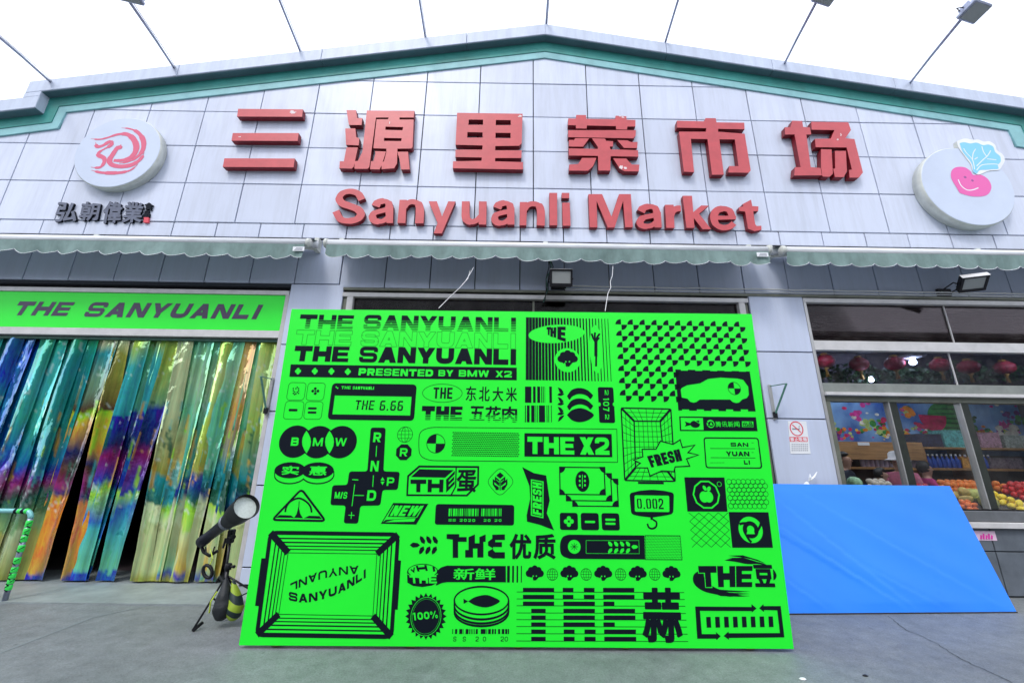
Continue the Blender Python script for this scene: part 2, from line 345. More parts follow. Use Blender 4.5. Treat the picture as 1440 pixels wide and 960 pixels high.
WID = {'I': .42, 'l': .42, '1': .6, 'M': 1.3, 'W': 1.45, ' ': .55, '.': .35, '%': 1.3, '/': .6, 'L': .85, 'E': .92, 'F': .88}
def block(s, aspect, t, gap=.13):
    ws = [WID.get(c, 1) for c in s]; tot = sum(ws)+gap*(len(s)-1); k = aspect/tot; x = 0; out = []
    for c, w in zip(s, ws):
        for p in G_(c, w*k, min(t, w*k*.95)): out.append([((q[0]+x)/aspect, q[1]) for q in p])
        x += (w+gap)*k
    return out
_tc = {}
def glyphs(s):
    """built-in font outline -> polygons normalised to the unit box, plus boundary edges"""
    if s in _tc: return _tc[s]
    cu = bpy.data.curves.new('t', 'FONT'); cu.body = s; cu.resolution_u = 3
    ob = bpy.data.objects.new('t', cu); C.objects.link(ob); dg = bpy.context.evaluated_depsgraph_get(); dg.update()
    me = ob.evaluated_get(dg).to_mesh()
    V = [v.co.copy() for v in me.vertices]; F = [tuple(p.vertices) for p in me.polygons]
    ob.evaluated_get(dg).to_mesh_clear(); bpy.data.objects.remove(ob); bpy.data.curves.remove(cu)
    x0 = min(v.x for v in V); x1 = max(v.x for v in V); y0 = min(v.y for v in V); y1 = max(v.y for v in V)
    V = [((v.x-x0)/(x1-x0), (v.y-y0)/(y1-y0)) for v in V]; ec = {}
    for f in F:
        for i in range(len(f)):
            k = tuple(sorted((round(V[f[i]][0], 4), round(V[f[i]][1], 4)) for i in (i, (i+1) % len(f)))); ec[k] = ec.get(k, 0)+1
    r = ([[V[i] for i in f] for f in F], [k for k, c in ec.items() if c == 1]); _tc[s] = r; return r

class Art:
    """draws on a plane: toplane(px, py) -> (u, v) metres; back(u, v, d) -> world"""
    def __init__(s, uv, xyz, parent):
        s.uv = uv; s.xyz = xyz; s.par = parent; s.L = []; s.Z(0, 0, 1)
    def Z(s, ox, oy, k): s.ox, s.oy, s.k = ox, oy, k; return s
    def q(s, x, y): return s.uv(s.ox+x/s.k, s.oy+y/s.k)
    def m(s, x, y, w):                       # width in zoom units -> metres
        a = s.q(x-w/2, y); b = s.q(x+w/2, y); return math.hypot(a[0]-b[0], a[1]-b[1])
    def add(s, polys, c=1):
        for p in polys: s.L.append((p, c))
    def P(s, pts, c=1): s.L.append(([s.q(*p) for p in pts], c))
    def frame(s, x0, y0, x1, y1):
        xm, ym = (x0+x1)/2, (y0+y1)/2
        return s.q(x0, ym)[0], s.q(xm, y0)[1], s.q(x1, ym)[0], s.q(xm, y1)[1]
    def box(s, x0, y0, x1, y1, c=1):
        a, b, e, f = s.frame(x0, y0, x1, y1); s.L.append(([(a, b), (e, b), (e, f), (a, f)], c))
    def rbox(s, x0, y0, x1, y1, r, c=1):
        a, b, e, f = s.frame(x0, y0, x1, y1); s.L.append((rnd([(a, b), (e, b), (e, f), (a, f)], s.m(x0, y0, r), True, 5), c))
    def rline(s, x0, y0, x1, y1, r, w, c=1):
        a, b, e, f = s.frame(x0, y0, x1, y1); s.add(stroke(rnd([(a, b), (e, b), (e, f), (a, f)], s.m(x0, y0, r), True, 5), s.m(x0, y0, w), True), c)
    def line(s, pts, w, c=1, closed=False, r=0, sm=False):
        p = [s.q(*a) for a in pts]
        if sm: p = smooth(p)
        if r: p = rnd(p, s.m(*pts[0], r), closed)
        ww = s.m(*pts[0], w) if not isinstance(w, (list, tuple)) else w
        s.add(stroke(p, ww, closed), c)
    def ell(s, x, y, rx, ry=None, c=1, rot=0, n=28, a0=0, a1=360):
        ry = rx if ry is None else ry; o = s.q(x, y); k = s.m(x, y, 1); rx *= k; ry *= k; ca, sa = cos(radians(rot)), sin(radians(rot)); p = []
        full = a1-a0 >= 360
        for i in range(n if full else n+1):
            w = radians(a0+(a1-a0)*i/n); X, Y = rx*cos(w), ry*sin(w); p.append((o[0]+X*ca-Y*sa, o[1]+X*sa+Y*ca))
        if c is None: return p
        if not full: p.append(o)
        s.L.append((p, c))
    def ring(s, x, y, rx, ry=None, w=3, c=1, rot=0, a0=0, a1=360, n=28):
        p = s.ell(x, y, rx, ry, None, rot, n, a0, a1); s.add(stroke(p, s.m(x, y, w), a1-a0 >= 360), c)
    def quad(s, x0, y0, x1, y1, skew=0):
        a, b, e, f = s.frame(x0, y0, x1, y1); k = (b-f)*skew; return [(a+k, b), (e, b), (e-k, f), (a, f)]
    def txt(s, t, x0, y0, x1, y1, th=.26, c=1, skew=0, gap=.13): s.txtq(t, s.quad(x0, y0, x1, y1, skew), th, c, gap)
    def txtZ(s, t, q4, th=.26, c=1, gap=.13): s.txtq(t, [s.q(*p) for p in q4], th, c, gap)
    def txtq(s, t, Q, th, c, gap=.13):
        h = (Vector(Q[0])-Vector(Q[3])).length; w = (Vector(Q[1])-Vector(Q[0])).length
        s.add([[s.bil(Q, p) for p in pl] for pl in block(t, w/h, th, gap)], c)
    @staticmethod
    def bil(Q, p):
        u, v = p; tl, tr, br, bl = [Vector(a) for a in Q]; r = (tl*(1-u)+tr*u)*v + (bl*(1-u)+br*u)*(1-v); return (r.x, r.y)
    def cjk(s, t, x0, y0, x1, y1, bold=.03, c=1, skew=0): s.cjkq(t, s.quad(x0, y0, x1, y1, skew), bold, c)
    def cjkq(s, t, Q, bold, c):
        F, E = glyphs(t); h = (Vector(Q[0])-Vector(Q[3])).length; b = bold*h
        s.add([[s.bil(Q, p) for p in f] for f in F], c)
        if b:
            for e in E: s.add(dilate([[s.bil(Q, e[0]), s.bil(Q, e[1])]], b)[:1], c)
    def stripes(s, x0, y0, x1, y1, n, f0, f1, c):   # n horizontal stripes whose share grows from f0 to f1
        a, b, e, f = s.frame(x0, y0, x1, y1)
        for i in range(n):
            t = b+(f-b)*i/n; hh = (f-b)/n*(f0+(f1-f0)*i/max(1, n-1)); s.L.append(([(a, t), (e, t), (e, t+hh), (a, t+hh)], c))
    def flush(s, name, mats, d=.0012, label=None):
        V, T = fill(s.L); s.L = []; out = []
        for c, tris in T.items():
            used = sorted({i for t in tris for i in t}); ix = {k: j for j, k in enumerate(used)}
            o = mesh(name, [s.xyz(V[i][0], V[i][1], d) for i in used], [tuple(ix[i] for i in t) for t in tris], mats[c], s.par)
            if label: o['label'] = label
            out.append(o)
        return out
def solid(name, polys, xyz, d0, d1, mface, mside, parent, label=None):
    """extruded slab from painted polygons: face at depth d1 off the plane, back at d0"""
    V, T = fill(polys); tris = [t for c in T for t in T[c]]; used = sorted({i for t in tris for i in t}); ix = {k: j for j, k in enumerate(used)}; n = len(used)
    vs = [xyz(V[i][0], V[i][1], d1) for i in used]+[xyz(V[i][0], V[i][1], d0) for i in used]
    fs = [tuple(ix[i] for i in t) for t in tris]; nf = len(fs); ed = {}
    for f in fs:
        for i in range(3): ed[(f[i], f[(i+1) % 3])] = 1
    fs += [(a, a+n, b+n, b) for (a, b) in ed if (b, a) not in ed]
    me = bpy.data.meshes.new(name); me.from_pydata([tuple(v) for v in vs], [], fs); me.materials.append(mface); me.materials.append(mside)
    me.validate()
    for i, p in enumerate(me.polygons): p.material_index = 0 if i < nf else 1
    o = link(name, me, None, parent)
    if label: o['label'] = label
    return o

# ================================================================== THE BUILDING
XP = .475
def zc(x, top, l=.173, r=.182): return top-(XP-x)*l if x < XP else top-(x-XP)*r
bld = thing('market_building', 'low gabled market hall clad in pale aluminium panels with green eaves band', 'building', (XP, 6, 0))
XL, XR = -12.0, 12.5
def prism(name, pts, y0, y1, mt, parent, bev=0):
    """outline in the facade plane (x, z) extruded from y0 to y1"""
    n = len(pts); a = ccw([tuple(p) for p in pts]); bm = bmesh.new()
    f = [bm.verts.new((p[0], y0, p[1])) for p in a]; b = [bm.verts.new((p[0], y1, p[1])) for p in a]
    bm.faces.new(f); bm.faces.new(b[::-1])
    for i in range(n): bm.faces.new((f[i], b[i], b[(i+1) % n], f[(i+1) % n]))
    if bev: bmesh.ops.bevel(bm, geom=[e for e in bm.edges if abs(e.verts[0].co.y-y0) < 1e-6 and abs(e.verts[1].co.y-y0) < 1e-6], offset=bev, segments=1, affect='EDGES')
    return frombm(name, bm, mt, parent)
# green band outline (lower edge), with the step on each side
def lowL(x): return zc(x, 7.436, .170, .180)
gb = [(XL, 5.93-.19*(-6.67-XL)), (-6.675, 5.93), (-6.645, lowL(-6.645)), (XP, 7.436), (7.40, lowL(7.40)), (7.43, 5.90), (XR, 5.90-.19*(XR-7.43))]
gt = [(XL, 6.19-.17*(-6.97-XL)), (-6.97, 6.19), (-6.97, zc(-6.97, 7.757)), (XP, 7.757), (7.92, zc(7.92, 7.757)), (7.92, 6.14), (XR, 6.14-.17*(XR-7.92))]
# backing wall in pieces round the openings
wl = [prism('backing_wall', [(XL, 3.5)]+gt+[(XR, 3.5)], 5.03, 5.2, M_joint, bld)]
for x0, x1, z0, z1 in ((XL, -7.6, 0, 3.5), (-2.88, -2.2, 0, 3.5), (-2.2, 3.1, 0, .4), (3.1, 3.82, 0, 3.5), (3.82, 9.3, 0, .69), (9.3, XR, 0, 3.5)):
    box('backing_wall', x0, x1, 5.03, 5.2, z0, z1, M_joint, bld)
box('side_wall', XL, XL+.2, 5.2, 18, 0, 4.9, M_panel_low, bld); box('side_wall', XR-.2, XR, 5.2, 18, 0, 4.9, M_panel_low, bld)
box('rear_wall', XL, XR, 18, 18.2, 0, 4.9, M_panel_low, bld)
bm = bmesh.new()
for xa, xb, za, zb in ((XL, XP, 5.2, 7.6), (XP, XR, 7.6, 5.2)):
    v = [bm.verts.new(p) for p in ((xa, 5.2, za), (xb, 5.2, zb), (xb, 18.2, zb), (xa, 18.2, za), (xa, 5.2, za-.15), (xb, 5.2, zb-.15), (xb, 18.2, zb-.15), (xa, 18.2, za-.15))]
    for f in ((0, 1, 2, 3), (7, 6, 5, 4), (0, 4, 5, 1), (1, 5, 6, 2), (2, 6, 7, 3), (3, 7, 4, 0)): bm.faces.new([v[i] for i in f])
frombm('roof', bm, M_coping, bld)
# coping in lengths with joints, one mesh per length
def coping(xa, xb, zt, y0=4.85):
    t = .215; prism('soffit', [(xa, zt(xa)-t-.012), (xb, zt(xb)-t-.012), (xb, zt(xb)-t-.001), (xa, zt(xa)-t-.001)], y0+.012, 5.02, M_soffit, bld); return prism('coping_section', [(xa, zt(xa)-t), (xb, zt(xb)-t), (xb, zt(xb)), (xa, zt(xa))], y0, 5.32, M_coping, bld, .006)
zt = lambda x: zc(x, 7.972)
cuts = [-7.18, -5.05, -2.95, -.75, XP]; 
for a, b in zip(cuts, cuts[1:]): coping(a+.003, b-(.003 if b != XP else 0), zt)
cuts = [XP, 2.35, 3.95, 5.75, 8.1]
for a, b in zip(cuts, cuts[1:]): coping(a+(.003 if a != XP else 0), b-.003, zt)
zl = lambda x: 6.35-.17*(-7.18-x); coping(-9.4, -6.945, zl); coping(XL-.1, -9.406, zl)
prism('coping_section', [(-7.18, 6.352), (-6.95, 6.352+.04), (-6.95, zt(-6.95)-.218), (-7.18, zt(-7.18)-.218)], 4.852, 5.3, M_coping, bld)
zr = lambda x: 6.36-.17*(x-8.1); coping(7.87, 9.8, zr); coping(9.806, XR+.1, zr)
# green band: lower pale strip and saturated upper strip, stepped forward
mid = [((a[0]*.62+b[0]*.38), (a[1]*.62+b[1]*.38)) for a, b in zip(gb, gt)]
def band(name, lo, hi, y0, mt):
    for i in range(len(lo)-1):
        prism(name, [lo[i], lo[i+1], hi[i+1], hi[i]], y0, 5.028, mt, bld)
band('eaves_band', gb, mid, 4.978, M_paleg); band('eaves_band_upper', mid, [(p[0], p[1]+.003) for p in gt], 4.968, M_green)

# cladding panels, each its own part, clipped by the band's lower edge
def clip(poly, a, b):
    """keep the part of poly below the line a->b (a left of b)"""
    def sd(p): return (b[0]-a[0])*(p[1]-a[1])-(b[1]-a[1])*(p[0]-a[0])
    out = []
    for i in range(len(poly)):
        p, q = poly[i-1], poly[i]; sp, sq = sd(p), sd(q)
        if (sp <= 0) != (sq <= 0):
            t = sp/(sp-sq); out.append((p[0]+(q[0]-p[0])*t, p[1]+(q[1]-p[1])*t))
        if sq <= 0: out.append(q)
    return out
GAP = .007
rs = random.Random(3)
def panel(poly, mt=M_panel, name='cladding_panel', y=D):
    if len(poly) < 3 or area(poly) < .004: return
    o = prism(name, poly, y+rs.uniform(-.002, .002), y+.028, mt, bld, .003); return o
rows = [4.425, 5.05, 5.68, 6.30, 6.93, 7.56]
col0, cp = .293, .819
cols = [col0+cp*k for k in range(-12, 14)]
for i in range(len(rows)-1):
    for a, b in zip(cols, cols[1:]):
        x0, x1, z0, z1 = a+GAP, b-GAP, rows[i]+GAP, rows[i+1]-GAP
        p = [(x0, z0), (x1, z0), (x1, z1), (x0, z1)]
        if b <= -6.64: p = clip(p, gb[0], gb[1])
        elif a >= 7.42: p = clip(p, gb[5], gb[6])
        elif a < -6.66 < b:
            q = clip([(x0, z0), (-6.66, z0), (-6.66, z1), (x0, z1)], gb[0], gb[1]); p2 = clip([(-6.66, z0), (x1, z0), (x1, z1), (-6.66, z1)], gb[2], gb[3])
            if i < 2: p = [(x0, z0), (x1, z0), (x1, z1), (x0, z1)]
            else: panel(q); p = p2
        elif a < 7.415 < b and i > 1:
            panel(clip([(7.415, z0), (x1, z0), (x1, z1), (7.415, z1)], gb[5], gb[6])); p = clip([(x0, z0), (7.415, z0), (7.415, z1), (x0, z1)], gb[3], gb[4])
        else:
            p = clip(clip(p, gb[2], gb[3]), gb[3], gb[4])
        panel(p)
sp = .592; sc_ = [-6.40+sp*k for k in range(-9, 31)]
for a, b in zip(sc_, sc_[1:]):
    panel([(a+GAP, 4.21), (b-GAP, 4.21), (b-GAP, 4.415), (a+GAP, 4.415)])
    zb = 3.50 if b > -2.2 else 3.545
    m = (a+b)/2
    # panels behind the awnings stand 1 cm back
    panel([(a+GAP, zb), (b-GAP, zb), (b-GAP, 4.195), (a+GAP, 4.195)], M_panel_low, 'lower_cladding_panel', D+.004)
for x0, x1, zs in ((-2.876, -2.19, (.03, .20, 1.04, 1.878, 2.71, 3.535)), (3.11, 3.812, (.03, .20, 1.04, 1.878, 2.71, 3.49))):
    for a, b in zip(zs, zs[1:]): panel([(x0, a+GAP), (x1, a+GAP), (x1, b-GAP), (x0, b-GAP)], M_panel_low, 'pier_panel')
for x0, x1 in ((-9.0, -7.62), (9.32, 10.4)):
    for a, b in ((.03, 1.04), (1.04, 1.878), (1.878, 2.71), (2.71, 3.49)): panel([(x0, a+GAP), (x1, a+GAP), (x1, b-GAP), (x0, b-GAP)], M_panel_low, 'pier_panel')
for a, b in zip(sc_, sc_[1:]):
    if -2.2 < (a+b)/2 < 9.3 and not 3.11 < (a+b)/2 < 3.812: pass
# drip rail and grey cable line under the lower panels, middle and right
box('drip_rail', -2.19, 9.3, 4.985, 5.03, 3.455, 3.492, M_khaki, bld, .004)

# ---- left entrance: frame, header, dark passage, threshold
fr = box('entrance_frame', -7.6, -2.90, 5.02, 5.12, 3.385, 3.445, M_alupale, bld, .004)
box('entrance_frame_rail', -7.6, -2.90, 5.02, 5.12, 2.80, 2.895, M_alupale, bld, .004)
box('entrance_jamb', -2.935, -2.882, 5.012, 5.2, 0, 3.384, mat('jamb_pinkish', (.52, .50, .50), .5, noise=(8, .15)), bld, .003)
box('entrance_jamb', -7.64, -7.58, 5.012, 5.2, 0, 3.384, M_alupale, bld, .003)
box('dark_transom', -7.6, -2.9, 5.10, 5.13, 3.446, 3.54, M_dark, bld)
box('header_back', -7.58, -2.94, 5.10, 5.14, 2.895, 3.384, M_khaki, bld)
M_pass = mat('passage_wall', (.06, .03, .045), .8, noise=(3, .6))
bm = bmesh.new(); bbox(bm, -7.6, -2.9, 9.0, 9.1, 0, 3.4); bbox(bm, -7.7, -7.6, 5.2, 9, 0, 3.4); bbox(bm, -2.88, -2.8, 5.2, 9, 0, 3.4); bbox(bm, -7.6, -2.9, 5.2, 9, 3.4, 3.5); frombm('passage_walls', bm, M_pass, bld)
box('curtain_rail', -7.58, -2.94, 5.06, 5.09, 2.755, 2.79, mat('rail_green', (.03, .10, .07), .4, .3, noise=(30, .5)), bld, .004)

# ---- middle bay window (mostly behind the board)
for n, b in (('window_frame', (-2.2, 3.1, 5.0, 5.1, 3.37, 3.43)), ('window_frame', (-2.13, -2.05, 5.0, 5.1, .4, 3.368)), ('window_frame', (2.97, 3.05, 5.0, 5.1, .4, 3.368)), ('window_sill', (-2.2, 3.1, 4.98, 5.1, .4, .46))):
    box(n, *b, M_alupale, bld, .004)
box('window_frame', -2.2, -2.135, 5.03, 5.1, .4, 3.368, M_khaki, bld, .004); box('window_frame', 3.055, 3.1, 5.03, 5.1, .4, 3.368, M_khaki, bld, .004)
box('window_transom', -2.05, 2.97, 5.04, 5.09, 2.55, 2.65, M_khaki, bld, .004)
for a, b in ((-2.05, .28), (.31, 2.97)):
    box('window_pane', a, b, 5.06, 5.066, 2.65, 3.368, M_glassd, bld); box('window_pane', a, b, 5.06, 5.066, .46, 2.55, M_glassd, bld)
box('window_mullion', .282, .308, 5.05, 5.08, .46, 3.368, M_khaki, bld)
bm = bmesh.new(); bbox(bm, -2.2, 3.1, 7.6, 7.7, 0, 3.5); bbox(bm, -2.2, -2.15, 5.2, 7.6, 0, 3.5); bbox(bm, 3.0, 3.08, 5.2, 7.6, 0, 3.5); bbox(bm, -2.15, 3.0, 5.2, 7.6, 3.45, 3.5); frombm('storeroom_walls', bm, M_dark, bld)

# ---- right bay shop front
M_beam = mat('beam_grey_green', (.27, .29, .265), .45, .3, noise=(5, .2)); M_sill = mat('sill_grey', (.17, .18, .19), .4, .4, noise=(6, .2))
M_mull = mat('mullion_dark', (.035, .042, .034), .4, .4, noise=(7, .3))
RX0, RX1 = 3.82, 9.3
for n, b, mt in (('window_frame', (RX0, RX1, 4.995, 5.12, 3.385, 3.445), M_alupale), ('window_beam', (RX0+.03, RX1, 5.0, 5.14, 2.742, 2.868), M_alupale),
                 ('window_beam', (RX0+.03, RX1, 4.99, 5.14, 2.205, 2.32), M_beam), ('window_beam_lip', (RX0+.03, RX1, 4.955, 5.14, 2.165, 2.2045), M_alupale),
                 ('window_head', (RX0+.06, RX1, 5.02, 5.12, 2.10, 2.164), M_khaki), ('window_frame', (RX0-.005, RX0+.03, 4.992, 5.14, .69, 3.384), M_alu), ('window_frame', (RX0+.031, RX0+.105, 5.02, 5.12, .87, 2.10), M_khaki),
                 ('window_sill', (RX0, RX1, 4.99, 5.2, .76, .87), M_sill), ('window_sill_ledge', (RX0, RX1, 4.94, 5.2, .695, .755), M_alupale)):
    box(n, *b, mt, bld, .004)
box('window_track', RX0+.1, RX1, 5.03, 5.06, .871, .885, M_blackm, bld)
for i, x in enumerate((4.63, 5.51, 6.42, 7.33, 8.24)):
    box('window_mullion', x+.02, x+.12, 5.03, 5.10, .886, 2.10, M_mull, bld, .004); box('window_mullion_edge', x+.006, x+.019, 5.02, 5.10, .886, 2.10, M_alu, bld, .003)
xs = (3.925, 4.63, 5.51, 6.42, 7.33, 8.24, 9.3)
for a, b in zip(xs, xs[1:]): box('window_pane', a+.02, b, 5.065, 5.071, .886, 2.10, M_glass, bld)
for a, b in ((RX0+.03, 5.70), (5.706, 7.6), (7.606, RX1)): box('transom_pane', a, b, 5.06, 5.066, 2.868, 3.385, M_glassd, bld)
for a, b in ((RX0+.03, 5.585), (5.592, 7.5), (7.506, RX1)): box('transom_pane', a, b, 5.06, 5.066, 2.32, 2.742, M_glasst, bld)
for x in (5.703, 7.603): box('pane_joint', x-.005, x+.005, 5.045, 5.0595, 2.869, 3.384, M_alupale, bld)
for x in (5.588, 7.503): box('pane_joint', x-.005, x+.005, 5.045, 5.0595, 2.321, 2.741, M_alupale, bld)
# roller shutter behind the top transom
bm = bmesh.new()
for k in range(17): bbox(bm, RX0+.05, RX1, 5.16, 5.18, 2.87+k*.031, 2.87+k*.031+.024)
frombm('shutter_slats', bm, mat('shutter_brown', (.10, .07, .07), .6, noise=(9, .5)), bld)['kind'] = 'stuff'
# grey tiles below the sill
tx = [3.82+.0, 4.235, 4.825, 5.415, 6.005, 6.595, 7.185, 7.775, 8.365, 9.3]
for a, b in zip(tx, tx[1:]):
    for z0, z1 in ((.01, .452), (.452, .692)): panel([(a+.006, z0+.006), (b-.006, z0+.006), (b-.006, z1-.006), (a+.006, z1-.006)], M_stone, 'wall_tile')
# shop room
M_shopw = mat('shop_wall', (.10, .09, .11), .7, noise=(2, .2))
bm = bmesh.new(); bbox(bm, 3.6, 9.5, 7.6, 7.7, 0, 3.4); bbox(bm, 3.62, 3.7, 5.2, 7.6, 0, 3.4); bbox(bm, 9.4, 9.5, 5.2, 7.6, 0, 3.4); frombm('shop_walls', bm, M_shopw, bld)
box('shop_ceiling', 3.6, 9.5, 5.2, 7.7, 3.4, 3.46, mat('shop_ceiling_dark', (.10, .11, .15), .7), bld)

# ================================================================== GROUND
def sheet(name, pts, z, mt, parent=None): return mesh(name, [(p[0], p[1], z) for p in pts], [tuple(range(len(pts)))], mt, parent)
gr = sheet('ground', [(-300, -300), (300, -300), (300, 300), (-300, 300)], 0, M_ground); gr['kind'] = 'structure'
crack = [(1250, 866), (1262, 876), (1275, 886), (1300, 896), (1318, 905), (1335, 916), (1350, 925), (1372, 936), (1395, 946), (1425, 960), (1470, 985)]
M_crack = mat('crack_dark', (.045, .055, .06), .9)
cp_ = [G(*p) for p in crack]; cc = []
for i in range(len(cp_)-1):
    for k in range(4):
        u = k/4; p = cp_[i].lerp(cp_[i+1], u); cc.append((p.x+rs.uniform(-.008, .008), p.y+rs.uniform(-.008, .008)))
qs = stroke(cc, [.0035+.004*rs.random() for _ in cc]); V_, T_ = fill([(q, 1) for q in qs])
mesh('crack', [(v.x, v.y, .003) for v in V_], T_[1], M_crack, gr)
# construction joint near the left foreground, and small pale spots and stones
qs = stroke([(G(0, 918).x, G(0, 918).y), (G(130, 868).x, G(130, 868).y), (G(230, 846).x, G(230, 846).y)], .012); V_, T_ = fill([(q, 1) for q in qs])
mesh('ground_joint', [(v.x, v.y, .003) for v in V_], T_[1], mat('joint_line', (.24, .28, .29), .8), gr)
sp_ = prism('threshold_slab', [(-7.6, 0), (-2.35, 0), (-2.35, .012), (-7.6, .012)], 4.44, 5.6, M_slab, None); sp_['kind'] = 'structure'
sheet('shop_floor', [(-12, 5.61), (12, 5.61), (12, 18), (-12, 18)], .008, mat('inner_floor', (.10, .08, .09), .5, noise=(3, .3)))['kind'] = 'structure'
def pebble(name, px, py, r, mt, label):
    p = G(px, py); bm = bmesh.new(); bmesh.ops.create_icosphere(bm, subdivisions=2, radius=r)
    for v in bm.verts: v.co = Vector((v.co.x*1.5, v.co.y, v.co.z*.5+r*.3))*(1+rs.uniform(-.15, .15)) + p
    tag(frombm(name, bm, mt), label, 'stone' if name == 'pebble' else 'litter')
pebble('pebble', 1217, 950, .012, M_black, 'small dark stone on the pavement in front of the blue sheet')
pebble('paper_scrap', 1129, 955, .014, M_white, 'tiny white scrap lying on the pavement at the very front, right of the green board')

# ================================================================== THE OTHER SIDE OF THE STREET (added out of view to shade the low sky, seen only in reflections)
ob = thing('opposite_shade_building', 'added unseen grey building behind the viewer, shading the low sky', 'building', (0, -15, 0))
M_obw = mat('render_grey', (.16, .15, .14), .8, noise=(1, .3)); M_obg = mat('dark_window', (.02, .025, .03), .2)
bm = bmesh.new(); bbox(bm, -40, 40, -24, -13, 0, 8.6); bbox(bm, -40.3, 40.3, -24, -12.7, 8.6, 8.9); frombm('wall', bm, M_obw, ob)
for i in range(16):
    for z in (.9, 3.7, 6.4): box('window', -38+i*5, -35.4+i*5, -13.0, -12.93, z, z+1.5, M_obg, ob)

# ================================================================== ROOF FLOODLIGHT ARMS
arms = [((75, 108), (0, 50), 'leftmost'), ((255, 90), (180, 0), ''), ((430, 70), (393, 0), ''), ((601, 52), (590, 0), ''), ((768, 33), (770, 0), ''), ((930, 58), (950, 0), ''), ((1095, 84), (1150, 0), ''), ((1268, 110), (1365, 25), ''), ((1430, 137), (1465, 108), '')]
albl = ['thin galvanised arm leaning out above the left end of the gable, first from the left', 'floodlight arm rising above the round phoenix emblem, its head just cut by the top edge',
        'floodlight arm rising from the coping above the three-bar character', 'floodlight arm on the coping just left of the gable peak', 'floodlight arm standing at the very peak of the gable',
        'floodlight arm on the coping just right of the gable peak', 'floodlight arm above the last red character, its head touching the top edge of the view', 'floodlight arm on the right slope with its silver lamp head fully in view',
        'floodlight arm at the far right end of the coping, only its foot in view']
ax = [-6.95, -5.18, -3.30, -1.40, .49, 2.35, 4.19, 6.06, 7.80]
ends = {1: (180, -2), 6: (1152, -4), 7: (1352, 27)}
for i, x in enumerate(ax):
    z = zt(x)+.012; base = Vector((x, 4.95, z)); 
    t = thing('floodlight_arm', albl[i], 'floodlight', base, 'floodlight arms along the roof coping')
    tip = base + Vector((0, -1.52, .30))
    if i == 7: tip = W(1352, 27, 3.43)
    if i == 1: tip = W(181, 1, 3.43)
    if i == 6: tip = W(1148, 3, 3.43)
    if i == 0: tip = W(-30, 28, 3.43)
    box('base_plate', x-.05, x+.05, 4.88, 5.0, z-.006, z+.008, M_steel, t, .002)
    tube('arm', [base, base.lerp(tip, .5)+Vector((0, 0, .01)), tip], .016, M_steel, t, 8)
    tube('wire', [base+Vector((.02, 0, .01)), base.lerp(tip, .3)+Vector((.022, 0, .03)), base.lerp(tip, .7)+Vector((.02, 0, .02)), tip+Vector((.02, 0, .02))], .005, M_cable, t, 5)
    # lamp head: a flat floodlight tilted back at the wall
    c = tip+Vector((.02, -.02, .0)); bm = bmesh.new(); bbox(bm, -.125, .125, -.095, .095, -.02, .03, .012)
    R = Matrix.Rotation(radians(-14), 4, 'X') @ Matrix.Rotation(radians(12), 4, 'Z')
    for v in bm.verts: v.co = R @ v.co + c + Vector((.04, -.06, .0))
    frombm('lamp_housing', bm, M_steel, t)
    bm = bmesh.new(); bbox(bm, -.105, .105, -.077, .077, -.024, -.0205)
    for v in bm.verts: v.co = R @ v.co + c + Vector((.04, -.06, .0))
    frombm('lamp_glass', bm, M_reflect, t)
    bm = bmesh.new(); bbox(bm, -.10, .06, -.06, .06, .031, .10, .01)
    for k in range(5): bbox(bm, .065+k*.014, .071+k*.014, -.06, .06, .031, .09)
    for v in bm.verts: v.co = R @ v.co + c + Vector((.04, -.06, .0))
    frombm('ballast_box', bm, M_steel, t)
    tube('yoke', [c+Vector((-.12, -.06, 0)), c+Vector((-.13, -.05, .06)), c+Vector((.16, -.07, .11)), c+Vector((.2, -.06, .02))], .006, M_blackm, t, 6)

# ================================================================== RED NAME SIGNS
YF = D-.095
def planeY(Y):
    def uv(px, py): p = W(px, py, Y); return (p.x, p.z)
    return uv
def xyzY(Y):
    return lambda u, v, d: Vector((u, Y-d, v))
def sign_letter(name, polys_px, k, ox, oy, parent, label, holes=(), strokes=(), yf=YF):
    uv = planeY(yf); L = []
    q = lambda p: uv(ox+p[0]/k, oy+p[1]/k)
    for p in polys_px: L.append(([q(a) for a in p], 1))
    for pts, w in strokes:
        pp = smooth([q(a) for a in pts], 5); ww = [w_/k*.0083*1.0 for w_ in w] if isinstance(w, list) else w
        a = q(pts[0]); b = q((pts[0][0]+100, pts[0][1])); sc = math.hypot(a[0]-b[0], a[1]-b[1])/100
        if isinstance(w, list):
            n = len(pp); ww = [w[min(len(w)-1, int(i/(n-1)*(len(w)-1)))]*sc for i in range(n)]
        else: ww = w*sc
        for s_ in stroke(pp, ww): L.append((s_, 1))
    for h in holes: L.append(([q(a) for a in h], 0))
    return solid(name, L, xyzY(D), .012, D-yf, M_red, M_redside, parent, label)
zh = thing('chinese_name_sign', 'row of six big blocky red three-dimensional Chinese characters across the gable', 'sign', (0, D, 5.6))
